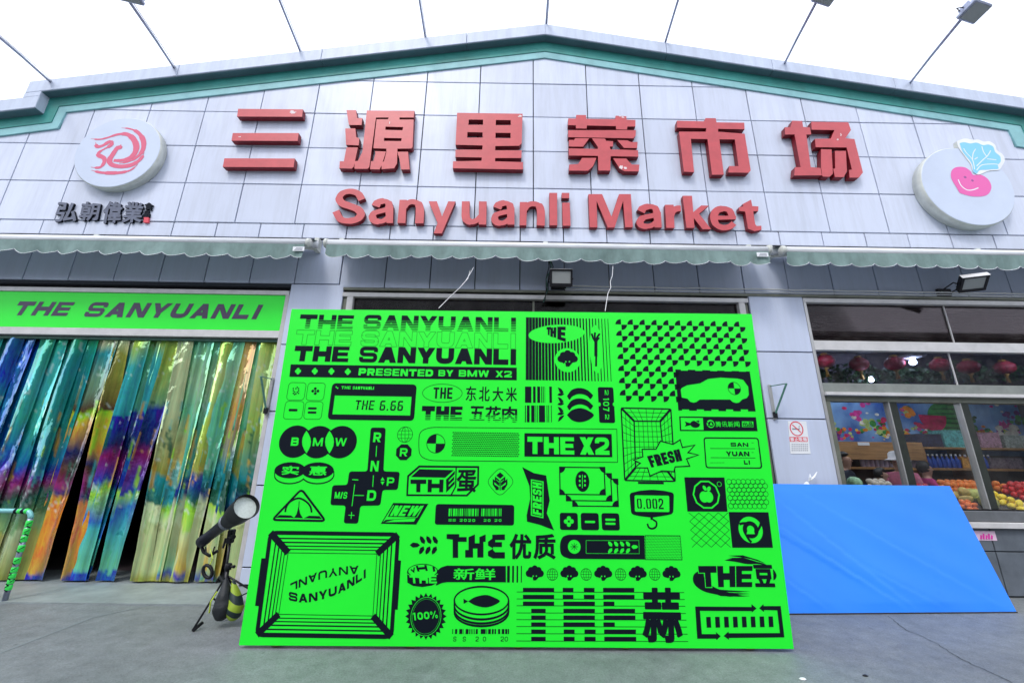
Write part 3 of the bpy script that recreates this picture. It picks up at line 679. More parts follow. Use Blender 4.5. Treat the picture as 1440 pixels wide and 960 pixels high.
# each character its own part; three of the bars of the first are separate boxes of one character
sign_letter('character', [[(305, 115), (1100, 122), (1090, 213), (290, 210)], [(238, 412), (1048, 412), (1035, 510), (222, 506)], [(135, 722), (1000, 725), (985, 832), (115, 828)]], 8.73, 300, 140, zh, 'three stacked red bars, leftmost character')
sign_letter('character', [[(150, 88), (268, 88), (280, 185), (345, 185), (335, 270), (180, 270)], [(135, 312), (258, 312), (270, 420), (308, 430), (300, 520), (145, 512)], [(150, 545), (290, 545), (240, 780), (215, 805), (62, 800), (68, 715), (118, 715)],
    [(400, 92), (985, 95), (975, 178), (512, 178), (430, 785), (410, 808), (248, 806), (250, 712), (290, 710), (345, 600), (365, 420)],
    [(520, 200), (660, 200), (672, 170), (803, 170), (800, 203), (975, 203), (960, 540), (945, 558), (775, 560), (770, 740), (735, 800), (580, 812), (585, 730), (610, 715), (640, 600), (640, 560), (480, 555)],
    [(500, 590), (635, 595), (580, 770), (555, 815), (440, 812), (450, 715), (480, 712), (505, 620)], [(775, 598), (905, 598), (925, 815), (820, 815), (800, 690)]],
    8.725, 470, 145, zh, 'second red character, with three drops on its left', [[(630, 290), (845, 295), (838, 335), (625, 330)], [(612, 428), (828, 432), (822, 468), (608, 465)]])
sign_letter('character', [[(112, 120), (915, 132), (905, 495), (870, 525), (580, 528), (578, 580), (905, 580), (900, 675), (578, 675), (578, 715), (920, 725), (922, 815), (58, 800), (62, 715), (412, 708), (415, 668), (90, 662), (92, 572), (420, 572), (425, 520), (92, 512)]],
    8.725, 630, 145, zh, 'third red character, squarish with four slots', [[(255, 203), (430, 205), (430, 268), (250, 268)], [(587, 208), (770, 210), (770, 272), (585, 272)], [(238, 357), (425, 360), (425, 425), (235, 425)], [(583, 365), (768, 367), (768, 432), (582, 430)]])
sign_letter('character', [[(80, 145), (172, 147), (178, 103), (298, 105), (302, 150), (655, 155), (662, 112), (792, 120), (795, 160), (905, 165), (903, 245), (805, 245), (800, 283), (668, 280), (665, 240), (308, 232), (305, 270), (175, 268), (172, 230), (78, 228)],
    [(78, 290), (910, 290), (905, 360), (880, 390), (80, 375)], [(165, 388), (335, 390), (262, 492), (88, 490), (88, 410), (150, 410)], [(370, 390), (530, 393), (545, 420), (630, 425), (628, 490), (590, 490), (590, 502), (445, 502), (440, 490)], [(680, 412), (805, 415), (850, 435), (930, 435), (925, 510), (765, 508)],
    [(85, 512), (440, 520), (445, 500), (590, 500), (600, 525), (935, 535), (940, 615), (600, 608), (595, 785), (450, 785), (445, 605), (88, 600)], [(250, 630), (425, 630), (385, 730), (330, 780), (300, 787), (90, 785), (92, 710), (200, 705)], [(630, 635), (790, 638), (860, 710), (952, 712), (945, 795), (770, 793), (710, 760)]],
    8.725, 790, 150, zh, 'fourth red character, with chipped paint at its lower right')
sign_letter('character', [[(105, 130), (440, 138), (455, 98), (580, 100), (590, 150), (930, 155), (935, 235), (608, 230), (610, 265), (935, 290), (1010, 740), (985, 768), (735, 765), (745, 685), (860, 688), (815, 360), (625, 358), (680, 792), (535, 792), (480, 355), (275, 352), (315, 760), (190, 755), (130, 265), (460, 265), (465, 222), (105, 215)]],
    8.725, 940, 155, zh, 'fifth red character, with three long legs')
sign_letter('character', [[(165, 130), (290, 133), (300, 205), (385, 215), (400, 298), (340, 300), (395, 700), (515, 710), (530, 800), (190, 802), (200, 700), (270, 700), (195, 298), (80, 300), (75, 210), (145, 212)],
    [(400, 143), (855, 150), (888, 245), (820, 345), (930, 355), (1035, 765), (985, 828), (870, 828), (865, 735), (900, 730), (835, 458), (455, 455), (445, 352), (640, 350), (685, 245), (405, 240)],
    [(520, 480), (650, 483), (665, 780), (625, 818), (545, 815), (535, 805), (520, 700)], [(690, 500), (825, 500), (838, 745), (800, 822), (690, 820), (670, 720), (695, 715)]], 8.73, 1095, 155, zh, 'sixth red character, rightmost')
M_chip = mat('bare_chip', (.78, .66, .66), .7)
def chip(k, ox, oy, x, y, rx, ry, seed):
    uv = planeY(YF); r_ = random.Random(seed); A = Art(uv, lambda u, v, d: Vector((u, YF-d, v)), zh).Z(ox, oy, k)
    for i in range(4):
        cx, cy = x+r_.uniform(-rx, rx)*.6, y+r_.uniform(-ry, ry)*.6
        A.P([(cx+rx*.45*r_.uniform(.4, 1.2)*cos(a), cy+ry*.45*r_.uniform(.4, 1.2)*sin(a)) for a in [j*2*pi/9 for j in range(9)]])
    A.flush('paint_chip', {1: M_chip}, .0012)
for a_ in ((8.725, 790, 150, 750, 735, 55, 42, 1), (8.725, 790, 150, 735, 128, 40, 14, 2), (8.725, 630, 145, 880, 165, 28, 22, 3), (8.73, 300, 140, 990, 160, 80, 26, 4), (8.725, 470, 145, 676, 245, 14, 18, 5), (8.73, 1095, 155, 715, 362, 28, 12, 6), (8.73, 300, 140, 320, 462, 22, 10, 7), (8.73, 1095, 155, 765, 300, 14, 22, 8)): chip(*a_)
en = thing('english_name_sign', 'red three-dimensional letters reading Sanyuanli Market under the Chinese name', 'sign', (0, D, 4.5))
Y2 = D-.08
def L1(polys, strokes, k, ox, oy, lb, holes=()): sign_letter('letter', polys, k, ox, oy, en, None, holes, strokes, Y2)
L1([], [([(390, 168), (350, 100), (262, 72), (172, 95), (135, 152), (168, 205), (255, 238), (345, 275), (380, 330), (335, 385), (240, 405), (150, 385), (98, 295)], [80, 72, 68, 74, 84, 84, 80, 86, 88, 78, 70, 78, 84])], 8, 460, 260, 'S')
L1([[(650, 240), (745, 240), (740, 430), (668, 428)]], [([(545, 240), (575, 195), (640, 183), (690, 205), (700, 260)], [95, 78, 62, 80, 90]), ([(690, 275), (610, 292), (535, 315), (508, 350), (530, 400), (590, 412), (640, 400), (690, 360)], [60, 62, 72, 84, 74, 58, 60, 60])], 8, 460, 260, 'a')
L1([[(815, 168), (895, 168), (880, 430), (790, 428)]], [([(870, 250), (915, 200), (970, 190), (1025, 215), (1043, 280), (1036, 432)], [60, 66, 66, 88, 94, 92])], 8, 460, 260, 'n')
L1([[(1143, 185), (1235, 185), (1293, 355), (1362, 185), (1445, 187), (1290, 545), (1198, 545), (1243, 430)]], [], 8, 460, 260, 'y')
L1([[(348, 185), (435, 187), (430, 447), (345, 445)]], [([(200, 185), (198, 340), (215, 395), (265, 415), (320, 400), (370, 350)], [88, 92, 84, 66, 62, 60])], 8, 630, 260, 'u')
L1([[(662, 255), (748, 255), (748, 448), (668, 448)]], [([(552, 262), (580, 218), (640, 205), (692, 225), (705, 275)], [95, 78, 62, 80, 88]), ([(690, 298), (610, 313), (545, 335), (525, 375), (545, 420), (595, 430), (640, 420), (690, 380)], [60, 60, 70, 80, 72, 58, 58, 58])], 8, 630, 260, 'a')
L1([[(808, 193), (890, 193), (882, 455), (805, 455)]], [([(865, 275), (905, 225), (965, 213), (1022, 235), (1045, 300), (1043, 457)], [60, 66, 66, 88, 90, 90])], 8, 630, 260, 'n')
L1([[(1140, 90), (1228, 90), (1230, 455), (1143, 455)]], [], 8, 630, 260, 'l')
L1([[(1280, 90), (1365, 90), (1365, 150), (1278, 150)], [(1285, 200), (1370, 200), (1380, 460), (1290, 460)]], [], 8, 630, 260, 'i')
k3 = 5.538
L1([[(42, 72), (148, 72), (222, 248), (280, 72), (372, 72), (388, 330), (328, 330), (312, 125), (246, 332), (192, 332), (105, 125), (112, 330), (52, 330)]], [], k3, 820, 260, 'M')
L1([[(545, 210), (605, 210), (613, 332), (558, 332)]], [([(450, 208), (470, 180), (515, 168), (560, 180), (577, 225)], [62, 52, 44, 54, 60]), ([(575, 235), (520, 243), (465, 258), (442, 290), (462, 318), (500, 322), (540, 312), (575, 285)], [42, 42, 52, 56, 48, 40, 40, 40])], k3, 820, 260, 'a')
L1([[(638, 155), (705, 155), (712, 335), (648, 335)]], [([(688, 235), (705, 198), (735, 184), (762, 184)], [45, 50, 52, 50])], k3, 820, 260, 'r')
L1([[(775, 85), (848, 85), (868, 335), (805, 335)], [(855, 215), (920, 160), (980, 162), (903, 225), (998, 345), (930, 345), (862, 258)]], [], k3, 820, 260, 'k')
L1([[(1040, 240), (1192, 242), (1190, 268), (1042, 272)]], [([(1175, 298), (1140, 325), (1085, 332), (1035, 305), (1018, 250), (1040, 200), (1090, 185), (1140, 200), (1162, 250)], [46, 46, 50, 56, 58, 54, 46, 54, 58])], k3, 820, 260, 'e')
L1([[(1242, 150), (1308, 115), (1318, 165), (1366, 168), (1364, 205), (1325, 205), (1340, 305), (1352, 320), (1388, 318), (1390, 350), (1335, 360), (1285, 342), (1262, 208), (1215, 202), (1213, 175), (1248, 168)]], [], k3, 820, 260, 't')

# ================================================================== ROUND EMBLEM SIGNS
def disc_sign(name, label, px, py, rx_px, yf, emb):
    c = W(px, py, yf); e = W(px+rx_px, py, yf); r = (e.x-c.x)
    t = thing(name, label, 'sign', (c.x, D, c.z))
    lathe('disc_body', [(0, r*.97), (.01, r*.985), (.05, r*.985), (.055, r), (D-yf-.012, r), (D-yf-.002, r-.012)], (c.x, D-.001, c.z), (0, -1, 0), M_cream, t, 64)
    lathe('disc_face', [(0, r-.010), (.003, r-.014)], (c.x, yf+.002, c.z), (0, -1, 0), M_disc, t, 64, False)
    A = Art(planeY(yf), lambda u, v, d: Vector((u, yf-.002-d, v)), t); emb(A, t); return t
def emb_left(A, t):
    A.Z(95, 155, 7.683)
    def S(p, w): A.line(p, [A.m(500, 400, x) for x in [w[min(len(w)-1, int(i/((len(p)-1)*5)*(len(w)-1)+.5))] for i in range((len(p)-1)*5+1)]], 1, sm=True)
    S([(255, 310), (340, 318), (430, 300), (540, 265), (640, 262), (710, 310), (745, 390), (725, 470), (660, 525), (580, 545), (500, 545)], [4, 18, 22, 30, 46, 60, 66, 60, 50, 40, 34])
    S([(585, 192), (680, 205), (765, 245), (820, 330), (815, 430), (750, 510), (650, 560), (560, 575)], [4, 18, 40, 56, 50, 36, 22, 10])
    S([(830, 460), (790, 530), (700, 590), (580, 610), (480, 590), (455, 540), (490, 480), (530, 420), (550, 405)], [6, 40, 52, 48, 50, 60, 54, 50, 60])
    S([(305, 350), (320, 395), (380, 385), (440, 350), (490, 335)], [6, 40, 34, 44, 20])
    S([(490, 340), (470, 380), (400, 420), (340, 460), (340, 490), (395, 520), (395, 570), (350, 620), (255, 618)], [24, 44, 20, 34, 50, 46, 40, 30, 6])
    S([(260, 650), (360, 675), (470, 680), (580, 675), (680, 650), (760, 590)], [6, 30, 44, 36, 22, 6])
    A.ell(560, 405, 34, 26); A.P([(565, 385), (580, 370), (590, 410)])
    A.flush('emblem_print', {1: M_pinkred})
disc_sign('round_emblem_sign', 'thick round white sign with a rose-red phoenix emblem at the gable left', 165.3, 213.5, 59.5, D-.13, emb_left)
def emb_right(A, t):
    A.Z(1280, 190, 6.856)
    A.P(smooth([(475, 560), (440, 500), (395, 420), (395, 350), (440, 312), (520, 312), (580, 350), (605, 385), (680, 385), (750, 430), (780, 500), (755, 565), (690, 592), (580, 590), (475, 560)]), 2)
    A.ell(527, 408, 13, 13, 4); A.ell(597, 440, 12, 12, 4)
    A.line([(460, 430), (490, 490), (545, 530), (600, 530), (655, 510)], 10, 3, sm=True)
    A.flush('emblem_print', {2: M_pink, 3: M_white, 4: mat('emblem_eye', (.30, .06, .25), .5)}, .0015)
    uv = planeY(D-.15); q = lambda p: uv(1280+p[0]/6.856, 190+p[1]/6.856)
    leaf = smooth([(445, 62), (520, 38), (600, 50), (650, 48), (700, 66), (760, 66), (812, 100), (830, 150), (885, 190), (906, 245), (880, 300), (850, 340), (790, 345), (740, 352), (650, 385), (600, 350), (580, 290), (545, 240), (500, 180), (460, 120), (445, 62)])
    solid('leaf_cutout', [([q(a) for a in leaf], 1)], lambda u, v, d: Vector((u, D-d, v)), .10, .158, M_white, M_cream, t)
    B = Art(planeY(D-.158), lambda u, v, d: Vector((u, D-.158-d, v)), t).Z(1280, 190, 6.856)
    B.P(smooth([(475, 80), (520, 70), (580, 82), (640, 74), (700, 98), (755, 92), (800, 115), (820, 165), (865, 205), (872, 255), (845, 290), (850, 325), (790, 330), (740, 335), (670, 340), (640, 372), (605, 350), (598, 290), (570, 240), (530, 195), (500, 150), (475, 80)]))
    for l in ([(620, 330), (600, 240), (540, 170), (515, 130)], [(600, 240), (605, 180), (630, 135)], [(620, 235), (650, 215)], [(640, 340), (690, 290), (800, 280), (850, 285)], [(640, 300), (700, 240), (745, 200), (775, 150)], [(735, 205), (705, 160), (690, 110)], [(740, 230), (830, 240)]): B.line(l, 8, 2, sm=True)
    B.flush('leaf_print', {1: M_cyan, 2: M_white}, .001)
disc_sign('round_emblem_sign', 'round white sign with smiling pink heart radish and blue leaves, gable right', 1361, 261, 63.5, D-.15, emb_right)

# calligraphy letters on the left (brush characters), thin raised metal, plus the red seal
cg = thing('calligraphy_sign', 'small slate-grey raised brush-script characters with a red seal under the round phoenix sign', 'sign', (-6.2, D, 4.6))
uvc = planeY(D-.03); cx_ = [(60, 370, 130, 372, '弘'), (365, 645, 125, 360, '朝'), (655, 930, 120, 390, '偉'), (915, 1195, 125, 385, '業')]
for x0, x1, y0, y1, ch in cx_:
    A = Art(uvc, None, None).Z(70, 270, 9); x0 += 8; A.cjkq(ch, [A.q(x0+45, y0), A.q(x1-4, y0+22), A.q(x1-45, y1-6), A.q(x0-6, y1)], .026, 1)
    solid('character', A.L, lambda u, v, d: Vector((u, D-d, v)), .004, .032, M_slate, M_ink, cg)
A = Art(uvc, None, None).Z(70, 270, 9); A.cjkq('食', [A.q(1205, 130), A.q(1300, 140), A.q(1290, 225), A.q(1195, 215)], .05, 1); A.cjkq('品', [A.q(1190, 235), A.q(1260, 240), A.q(1250, 310), A.q(1165, 330)], .05, 1)
solid('small_characters', A.L, lambda u, v, d: Vector((u, D-d, v)), .004, .026, M_ink, M_ink, cg)
A = Art(uvc, None, None).Z(70, 270, 9); A.P([(1190, 318), (1248, 320), (1242, 385), (1182, 383)])
solid('seal', A.L, lambda u, v, d: Vector((u, D-d, v)), .004, .028, M_seal, M_seal, cg)

# ================================================================== AWNINGS
floor_ = math.floor
def awning(x0, x1, label, sticker):
    YB = 4.63; k_ = YB/4.70; ZT = CAMH+(3.962-CAMH)*k_; x0 *= k_; x1 *= k_
    t = thing('awning', label, 'awning', ((x0+x1)/2, 4.9, 4.0), 'awnings above the shop fronts')
    lathe('front_bar', [(0, .052), (x1-x0, .052)], (x0, YB, ZT), (1, 0, 0), M_awnw, t, 18)
    for xx in (x0-.045, x1): # end caps
        lathe('end_cap', [(0, .05), (.012, .062), (.045, .06)], (xx, YB, ZT), (1, 0, 0), M_cream, t, 14)
    lathe('rear_roller', [(0, .06), (x1-x0, .06)], (x0, 4.91, 4.06), (1, 0, 0), M_awnw, t, 14)
    # canopy cloth from roller to front bar
    n = int((x1-x0)/.12); vs = []; fs = []
    for i in range(n+1):
        x = x0+(x1-x0)*i/n; vs += [(x, 4.91, 4.12), (x, 4.73, 4.03+.006*sin(i*1.3)), (x, YB-.01, ZT+.052)]
    for i in range(n): fs += [(3*i, 3*i+3, 3*i+4, 3*i+1), (3*i+1, 3*i+4, 3*i+5, 3*i+2)]
    mesh('canopy', vs, fs, M_awn, t)
    # scalloped valance with soft folds
    p = .262; n = int((x1-x0)/.0131); vs = []; fs = []; m = 8; rr = random.Random(int(x0*10)); ph = rr.random()*6
    for i in range(n+1):
        x = x0+(x1-x0)*i/n; s = abs(sin(pi*(x-x0)/p)); drop = .132+(.056+.012*sin(3.1*floor_((x-x0)/p)+ph))*s**(.62+.12*sin(1.7*floor_((x-x0)/p)))+.012*sin(x*.9+ph)+.004*sin(x*5.1+ph)
        for j in range(m+1):
            u = j/m; y = YB-.045+.010*u*sin(x*7+ph)+.014*u*sin(x*2.3+ph*2)+.012*u*u*sin(2*pi*(x-x0)/p+.6)
            vs.append((x+.006*u*sin(x*3), y, ZT-.037-drop*u*k_))
    for i in range(n):
        for j in range(m): a = i*(m+1)+j; fs.append((a, a+1, a+m+2, a+m+1))
    mesh('valance', vs, fs, M_awn, t, True)
    # hem along the scallops
    hem = [Vector(vs[i*(m+1)+m])+Vector((0, -.002, 0)) for i in range(n+1)]
    tube('hem', hem, .0035, M_awnw, t, 5)
    for xx in (x0+.03, x1-.03, (x0+x1)/2): # folding arms and wall brackets
        box('arm_bracket', xx-.03, xx+.03, 4.90, 4.999, 3.98, 4.16, M_cream, t, .004)
        tube('folding_arm', [(xx, 4.93, 4.0), (xx-.25 if xx > x0+.1 else xx+.25, 4.74, 3.93), (xx, YB+.02, ZT)], .016, M_cream, t, 8)
    if sticker:
        a = W(sticker[0], sticker[1], YB-.05); box('maker_label', a.x-.07, a.x+.07, YB-.072, YB-.068, a.z-.028, a.z+.028, M_white, t)
        for k in range(3): box('label_line', a.x-.05+.01*k, a.x+.05, YB-.0735, YB-.0723, a.z-.018+k*.014, a.z-.013+k*.014, M_slate, t)
awning(-8.6, -2.60, 'faded green scalloped awning with a white bar over the entrance, left of three', (421, 351))
awning(-2.33, 3.24, 'faded green scalloped awning with a white bar over the green board, middle of three', (1071, 359))
awning(3.47, 9.2, 'faded green scalloped awning with a white bar over the fruit shop window, right of three', None)
# cable run above the awnings
pts = [Vector((-9+i*.3, 4.975, 4.178+.006*sin(i*1.7))) for i in range(64)]
tag(tube('cable', pts, .013, M_black, None, 6), 'black cable running along the wall right above the awnings', 'cable')
pts = [Vector((.70+i*.25, 4.968, 3.548+.004*sin(i*2)-.010*i/20)) for i in range(35)]
tag(tube('conduit', pts, .011, M_cable, None, 8), 'grey upper conduit running right from the middle floodlight under the awnings', 'conduit')
pts = [Vector((.70+i*.25, 4.972, 3.505+.003*sin(i*1.3))) for i in range(35)]
tag(tube('conduit', pts, .008, M_cable, None, 8), 'thinner grey lower conduit running right from the middle floodlight', 'conduit')

# ================================================================== FLOODLIGHTS UNDER THE AWNINGS
def wall_flood(px, py, w, h, Y, tilt, yaw, label):
    c = W(px, py, Y); t = thing('wall_floodlight', label, 'floodlight', (c.x, D, c.z)); R = Matrix.Translation(c) @ Matrix.Rotation(radians(yaw), 4, 'Z') @ Matrix.Rotation(radians(tilt), 4, 'X')
    def part(n, boxes, mt, bev=.004):
        bm = bmesh.new()
        for b in boxes: bbox(bm, *b, bev)
        for v in bm.verts: v.co = R @ v.co
        frombm(n, bm, mt, t)
    part('housing', [(-w/2, w/2, -.02, .05, -h/2, h/2)], M_blackm, .008)
    part('bezel', [(-w/2, w/2, -.032, -.021, h/2-.022, h/2), (-w/2, w/2, -.032, -.021, -h/2, -h/2+.035), (-w/2, -w/2+.025, -.032, -.021, -h/2+.036, h/2-.023), (w/2-.025, w/2, -.032, -.021, -h/2+.036, h/2-.023)], M_blackm, .002)
    part('reflector', [(-w/2+.025, w/2-.025, -.0225, -.0205, -h/2+.035, h/2-.022)], M_reflect, 0)
    part('top_edge', [(-w/2-.002, w/2+.002, -.034, .04, h/2+.0005, h/2+.005)], M_alupale, 0)
    part('heat_sink', [(-w/2+.02+i*.025, -w/2+.026+i*.025, .051, .085, -h/2+.02, h/2-.02) for i in range(int(w/.027))], M_blackm, 0)
    for s in (-1, 1): tube('bracket_arm', [R @ Vector((s*(w/2+.008), .02, 0)), R @ Vector((s*(w/2+.008), .1, -.02)), Vector((c.x+s*w*.3, D-.02, c.z+.02))], .008, M_blackm, t, 6)
    box('wall_plate', c.x-w*.35, c.x+w*.35, D-.03, D+.004, c.z-.03, c.z+.07, M_blackm, t, .003)
wall_flood(789, 391, .28, .21, 4.70, 14, 0, 'black floodlight hanging in the middle under the middle awning')
wall_flood(1368, 398, .25, .21, 4.64, 50, -24, 'black floodlight tipped downward under the right awning')
# wires beside the middle floodlight
t = thing('wire_bundle', 'tangle of dark wires hanging beside the middle floodlight', 'wires', (.36, 4.95, 3.6))
for k in range(4):
    pts = [W(771+k, 362+k, 4.7), W(772+2*k, 375, 4.8), W(768+3*(k % 2), 392, 4.9), W(768+k, 408, 4.95), W(766-k, 425, 4.97)]
    tube('wire', [Vector(p) for p in pts], .006, M_black if k != 2 else M_green2, t, 5)
# strings from the awning down to the board
def string(pts, label, Y0, Y1):
    n = len(pts); P_ = [W(x, y, Y0+(Y1-Y0)*i/(n-1)) for i, (x, y) in enumerate(pts)]
    tag(tube('string', P_, .0032, M_string, None, 5), label, 'string')
string([(666, 376), (661, 385), (654, 396), (646, 405), (635, 415), (626, 424), (617, 433)], 'white string slanting from the middle awning to the top of the green board, left', 4.6, 3.6)
string([(661, 380), (658, 392), (650, 400)], 'short loose end beside the left white string', 4.6, 4.4)
string([(862, 374), (861, 388), (858, 396), (859, 404), (855, 412), (853, 424), (851, 437)], 'white string hanging from the middle awning to the top of the green board, right', 4.6, 3.6)

# ================================================================== BANNER OVER THE ENTRANCE
bn = thing('entrance_banner', 'bright green banner lettered THE SANYUANLI in dark italics over the entrance', 'banner', (-5.2, 5.0, 3.1))
box('banner_panel', -7.57, -2.945, 5.035, 5.06, 2.90, 3.38, M_neon, bn, .003)
A = Art(planeY(5.034), lambda u, v, d: Vector((u, 5.034-d, v)), bn)
A.txt('THE', 18, 424.2, 103, 443.8, .30, 1, .30, .16); A.flush('banner_lettering', {1: M_inkp}); A.txt('SANYUANLI', 119, 426.5, 371, 447.2, .30, 1, .30, .16)
A.flush('banner_lettering', {1: M_inkp})

# ================================================================== STRIP CURTAIN
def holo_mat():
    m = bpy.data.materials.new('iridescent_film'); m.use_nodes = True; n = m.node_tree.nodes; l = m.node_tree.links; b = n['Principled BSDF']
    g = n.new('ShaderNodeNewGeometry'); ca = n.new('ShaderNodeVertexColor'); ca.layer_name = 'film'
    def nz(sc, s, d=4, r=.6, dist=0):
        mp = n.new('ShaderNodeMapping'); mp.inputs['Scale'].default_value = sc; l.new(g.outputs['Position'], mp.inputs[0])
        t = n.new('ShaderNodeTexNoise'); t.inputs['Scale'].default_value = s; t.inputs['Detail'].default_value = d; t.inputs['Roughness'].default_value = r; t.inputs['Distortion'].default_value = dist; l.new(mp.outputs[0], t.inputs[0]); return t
    # faint lengthwise sheen painted into the film's colour, and fine crinkles
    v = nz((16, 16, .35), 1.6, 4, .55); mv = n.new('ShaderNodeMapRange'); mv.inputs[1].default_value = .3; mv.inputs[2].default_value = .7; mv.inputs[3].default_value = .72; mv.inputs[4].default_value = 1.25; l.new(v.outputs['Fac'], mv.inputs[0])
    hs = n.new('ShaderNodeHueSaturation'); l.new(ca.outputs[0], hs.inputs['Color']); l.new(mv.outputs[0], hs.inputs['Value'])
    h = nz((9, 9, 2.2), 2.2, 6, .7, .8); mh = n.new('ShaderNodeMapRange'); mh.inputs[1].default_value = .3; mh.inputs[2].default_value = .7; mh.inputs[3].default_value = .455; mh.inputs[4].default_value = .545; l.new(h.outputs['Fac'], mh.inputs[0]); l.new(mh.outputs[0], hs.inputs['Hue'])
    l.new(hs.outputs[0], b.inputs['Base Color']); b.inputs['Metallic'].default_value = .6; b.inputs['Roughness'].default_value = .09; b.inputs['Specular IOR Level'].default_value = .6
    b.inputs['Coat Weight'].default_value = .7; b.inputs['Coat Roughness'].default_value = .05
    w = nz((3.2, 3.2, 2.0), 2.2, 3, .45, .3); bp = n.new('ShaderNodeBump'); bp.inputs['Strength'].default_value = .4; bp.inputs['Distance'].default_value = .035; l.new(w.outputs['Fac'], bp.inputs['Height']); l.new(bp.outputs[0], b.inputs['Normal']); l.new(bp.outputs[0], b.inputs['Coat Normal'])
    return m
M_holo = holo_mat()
sc = thing('strip_curtain', 'curtain of iridescent plastic strips, blue-green at left to golden at right, hanging in the entrance', 'curtain', (-5.2, 5.08, 2.77))
rc = random.Random(11)
TEAL, BLUE, GRN, OLV, GOLD, YG, PEACH, NAVY, MINT, PALE = (.01, .36, .40), (.005, .13, .60), (.01, .45, .22), (.38, .40, .06), (.85, .50, .05), (.45, .70, .10), (.95, .52, .16), (.01, .04, .45), (.16, .70, .40), (.66, .82, .42)
#  x of the strip's top centre, x of its bottom centre, width, colour, depth layer
strips = []
colseq = [BLUE, TEAL, NAVY, TEAL, BLUE, TEAL, TEAL, BLUE, TEAL, GRN, GRN, TEAL, BLUE, OLV, YG, GRN, OLV, MINT, BLUE, YG, PALE, MINT, YG, PEACH, PALE, YG, PEACH, MINT, PALE, YG, GOLD, PEACH, PALE, YG]
x = -7.5; i = 0
gapc = [(W(60, 815).x, .10), (W(117, 815).x, .05), (W(163, 815).x, .085), (W(260, 815).x, .03), (W(302, 815).x, .03)]
while x < -3.0:
    fx = (x+7.5)/4.5; idx = min(len(colseq)-1, int(fx*len(colseq))); xb = x
    for g_, hw in gapc:
        if g_-.35 < x <= g_: xb = min(xb, g_-hw-.1)
        elif g_ < x < g_+.35: xb = max(xb, g_+hw+.1)
    for g_, hw in gapc:
        if abs(xb-g_) < hw+.095: xb = g_+(hw+.1)*(1 if xb > g_ else -1)
    strips.append((x, xb+rc.uniform(-.008, .008), .20, colseq[idx], i % 3)); x += .134; i += 1
from mathutils import noise as _ns
def ns(x, z, o=0, f=1): return _ns.noise(Vector((x*f, z*f, o)))
def mixc(a, b, t): t = max(0, min(1, t)); return tuple(a[i]+(b[i]-a[i])*t for i in range(3))
def stops(z, L):
    for (z1, c1), (z0, c0) in zip(L, L[1:]):
        if z >= z0: return mixc(c0, c1, (z-z0)/max(1e-6, z1-z0))
    return L[-1][1]
DKN, MAG, ORG, BRN, LIME, AQUA, DGR, BLK = (.006, .02, .16), (.30, .01, .16), (.80, .27, .02), (.10, .045, .02), (.40, .90, .03), (.05, .55, .55), (.01, .14, .08), (.008, .01, .02)
def film_reflection_stops(k, x, r):  # street and pavement reflections are painted into these colours
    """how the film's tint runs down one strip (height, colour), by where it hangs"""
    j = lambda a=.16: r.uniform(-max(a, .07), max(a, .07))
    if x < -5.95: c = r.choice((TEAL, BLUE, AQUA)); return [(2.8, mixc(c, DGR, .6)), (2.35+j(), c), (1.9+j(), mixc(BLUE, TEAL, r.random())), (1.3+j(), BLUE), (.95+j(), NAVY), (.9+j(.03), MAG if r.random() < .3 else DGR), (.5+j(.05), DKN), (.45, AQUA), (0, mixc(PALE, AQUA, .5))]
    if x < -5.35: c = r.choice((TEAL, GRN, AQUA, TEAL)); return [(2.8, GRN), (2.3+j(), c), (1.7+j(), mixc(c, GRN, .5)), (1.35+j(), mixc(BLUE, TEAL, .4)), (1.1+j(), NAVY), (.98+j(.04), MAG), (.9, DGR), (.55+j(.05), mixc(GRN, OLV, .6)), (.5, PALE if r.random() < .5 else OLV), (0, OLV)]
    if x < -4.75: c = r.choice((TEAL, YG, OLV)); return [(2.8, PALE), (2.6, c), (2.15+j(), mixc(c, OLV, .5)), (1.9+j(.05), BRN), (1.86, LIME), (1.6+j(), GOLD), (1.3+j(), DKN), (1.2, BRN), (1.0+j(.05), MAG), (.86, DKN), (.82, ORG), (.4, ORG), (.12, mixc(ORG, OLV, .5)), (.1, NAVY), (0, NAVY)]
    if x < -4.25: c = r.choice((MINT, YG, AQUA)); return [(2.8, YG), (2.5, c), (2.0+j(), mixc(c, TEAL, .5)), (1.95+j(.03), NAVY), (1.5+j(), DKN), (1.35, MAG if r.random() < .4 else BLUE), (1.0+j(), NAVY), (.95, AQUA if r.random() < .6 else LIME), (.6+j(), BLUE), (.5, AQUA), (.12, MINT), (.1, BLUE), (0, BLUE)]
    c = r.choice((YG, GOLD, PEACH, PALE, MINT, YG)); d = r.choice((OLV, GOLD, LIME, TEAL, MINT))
    return [(2.8, c), (2.3+j(), mixc(c, PALE, .5)), (1.8+j(), c), (1.35+j(), mixc(c, d, .6)), (1.12+j(.06), d), (1.08, r.choice((DGR, NAVY, TEAL))), (.82+j(.06), r.choice((DKN, TEAL, DGR))), (.78, LIME if r.random() < .35 else PALE), (.64+j(.03), r.choice((YG, PALE))), (.62, mixc(OLV, PALE, .6)), (.15, mixc(r.choice((MINT, GOLD, PALE)), OLV, .4)), (.07, r.choice((NAVY, TEAL, OLV))), (0, OLV)]
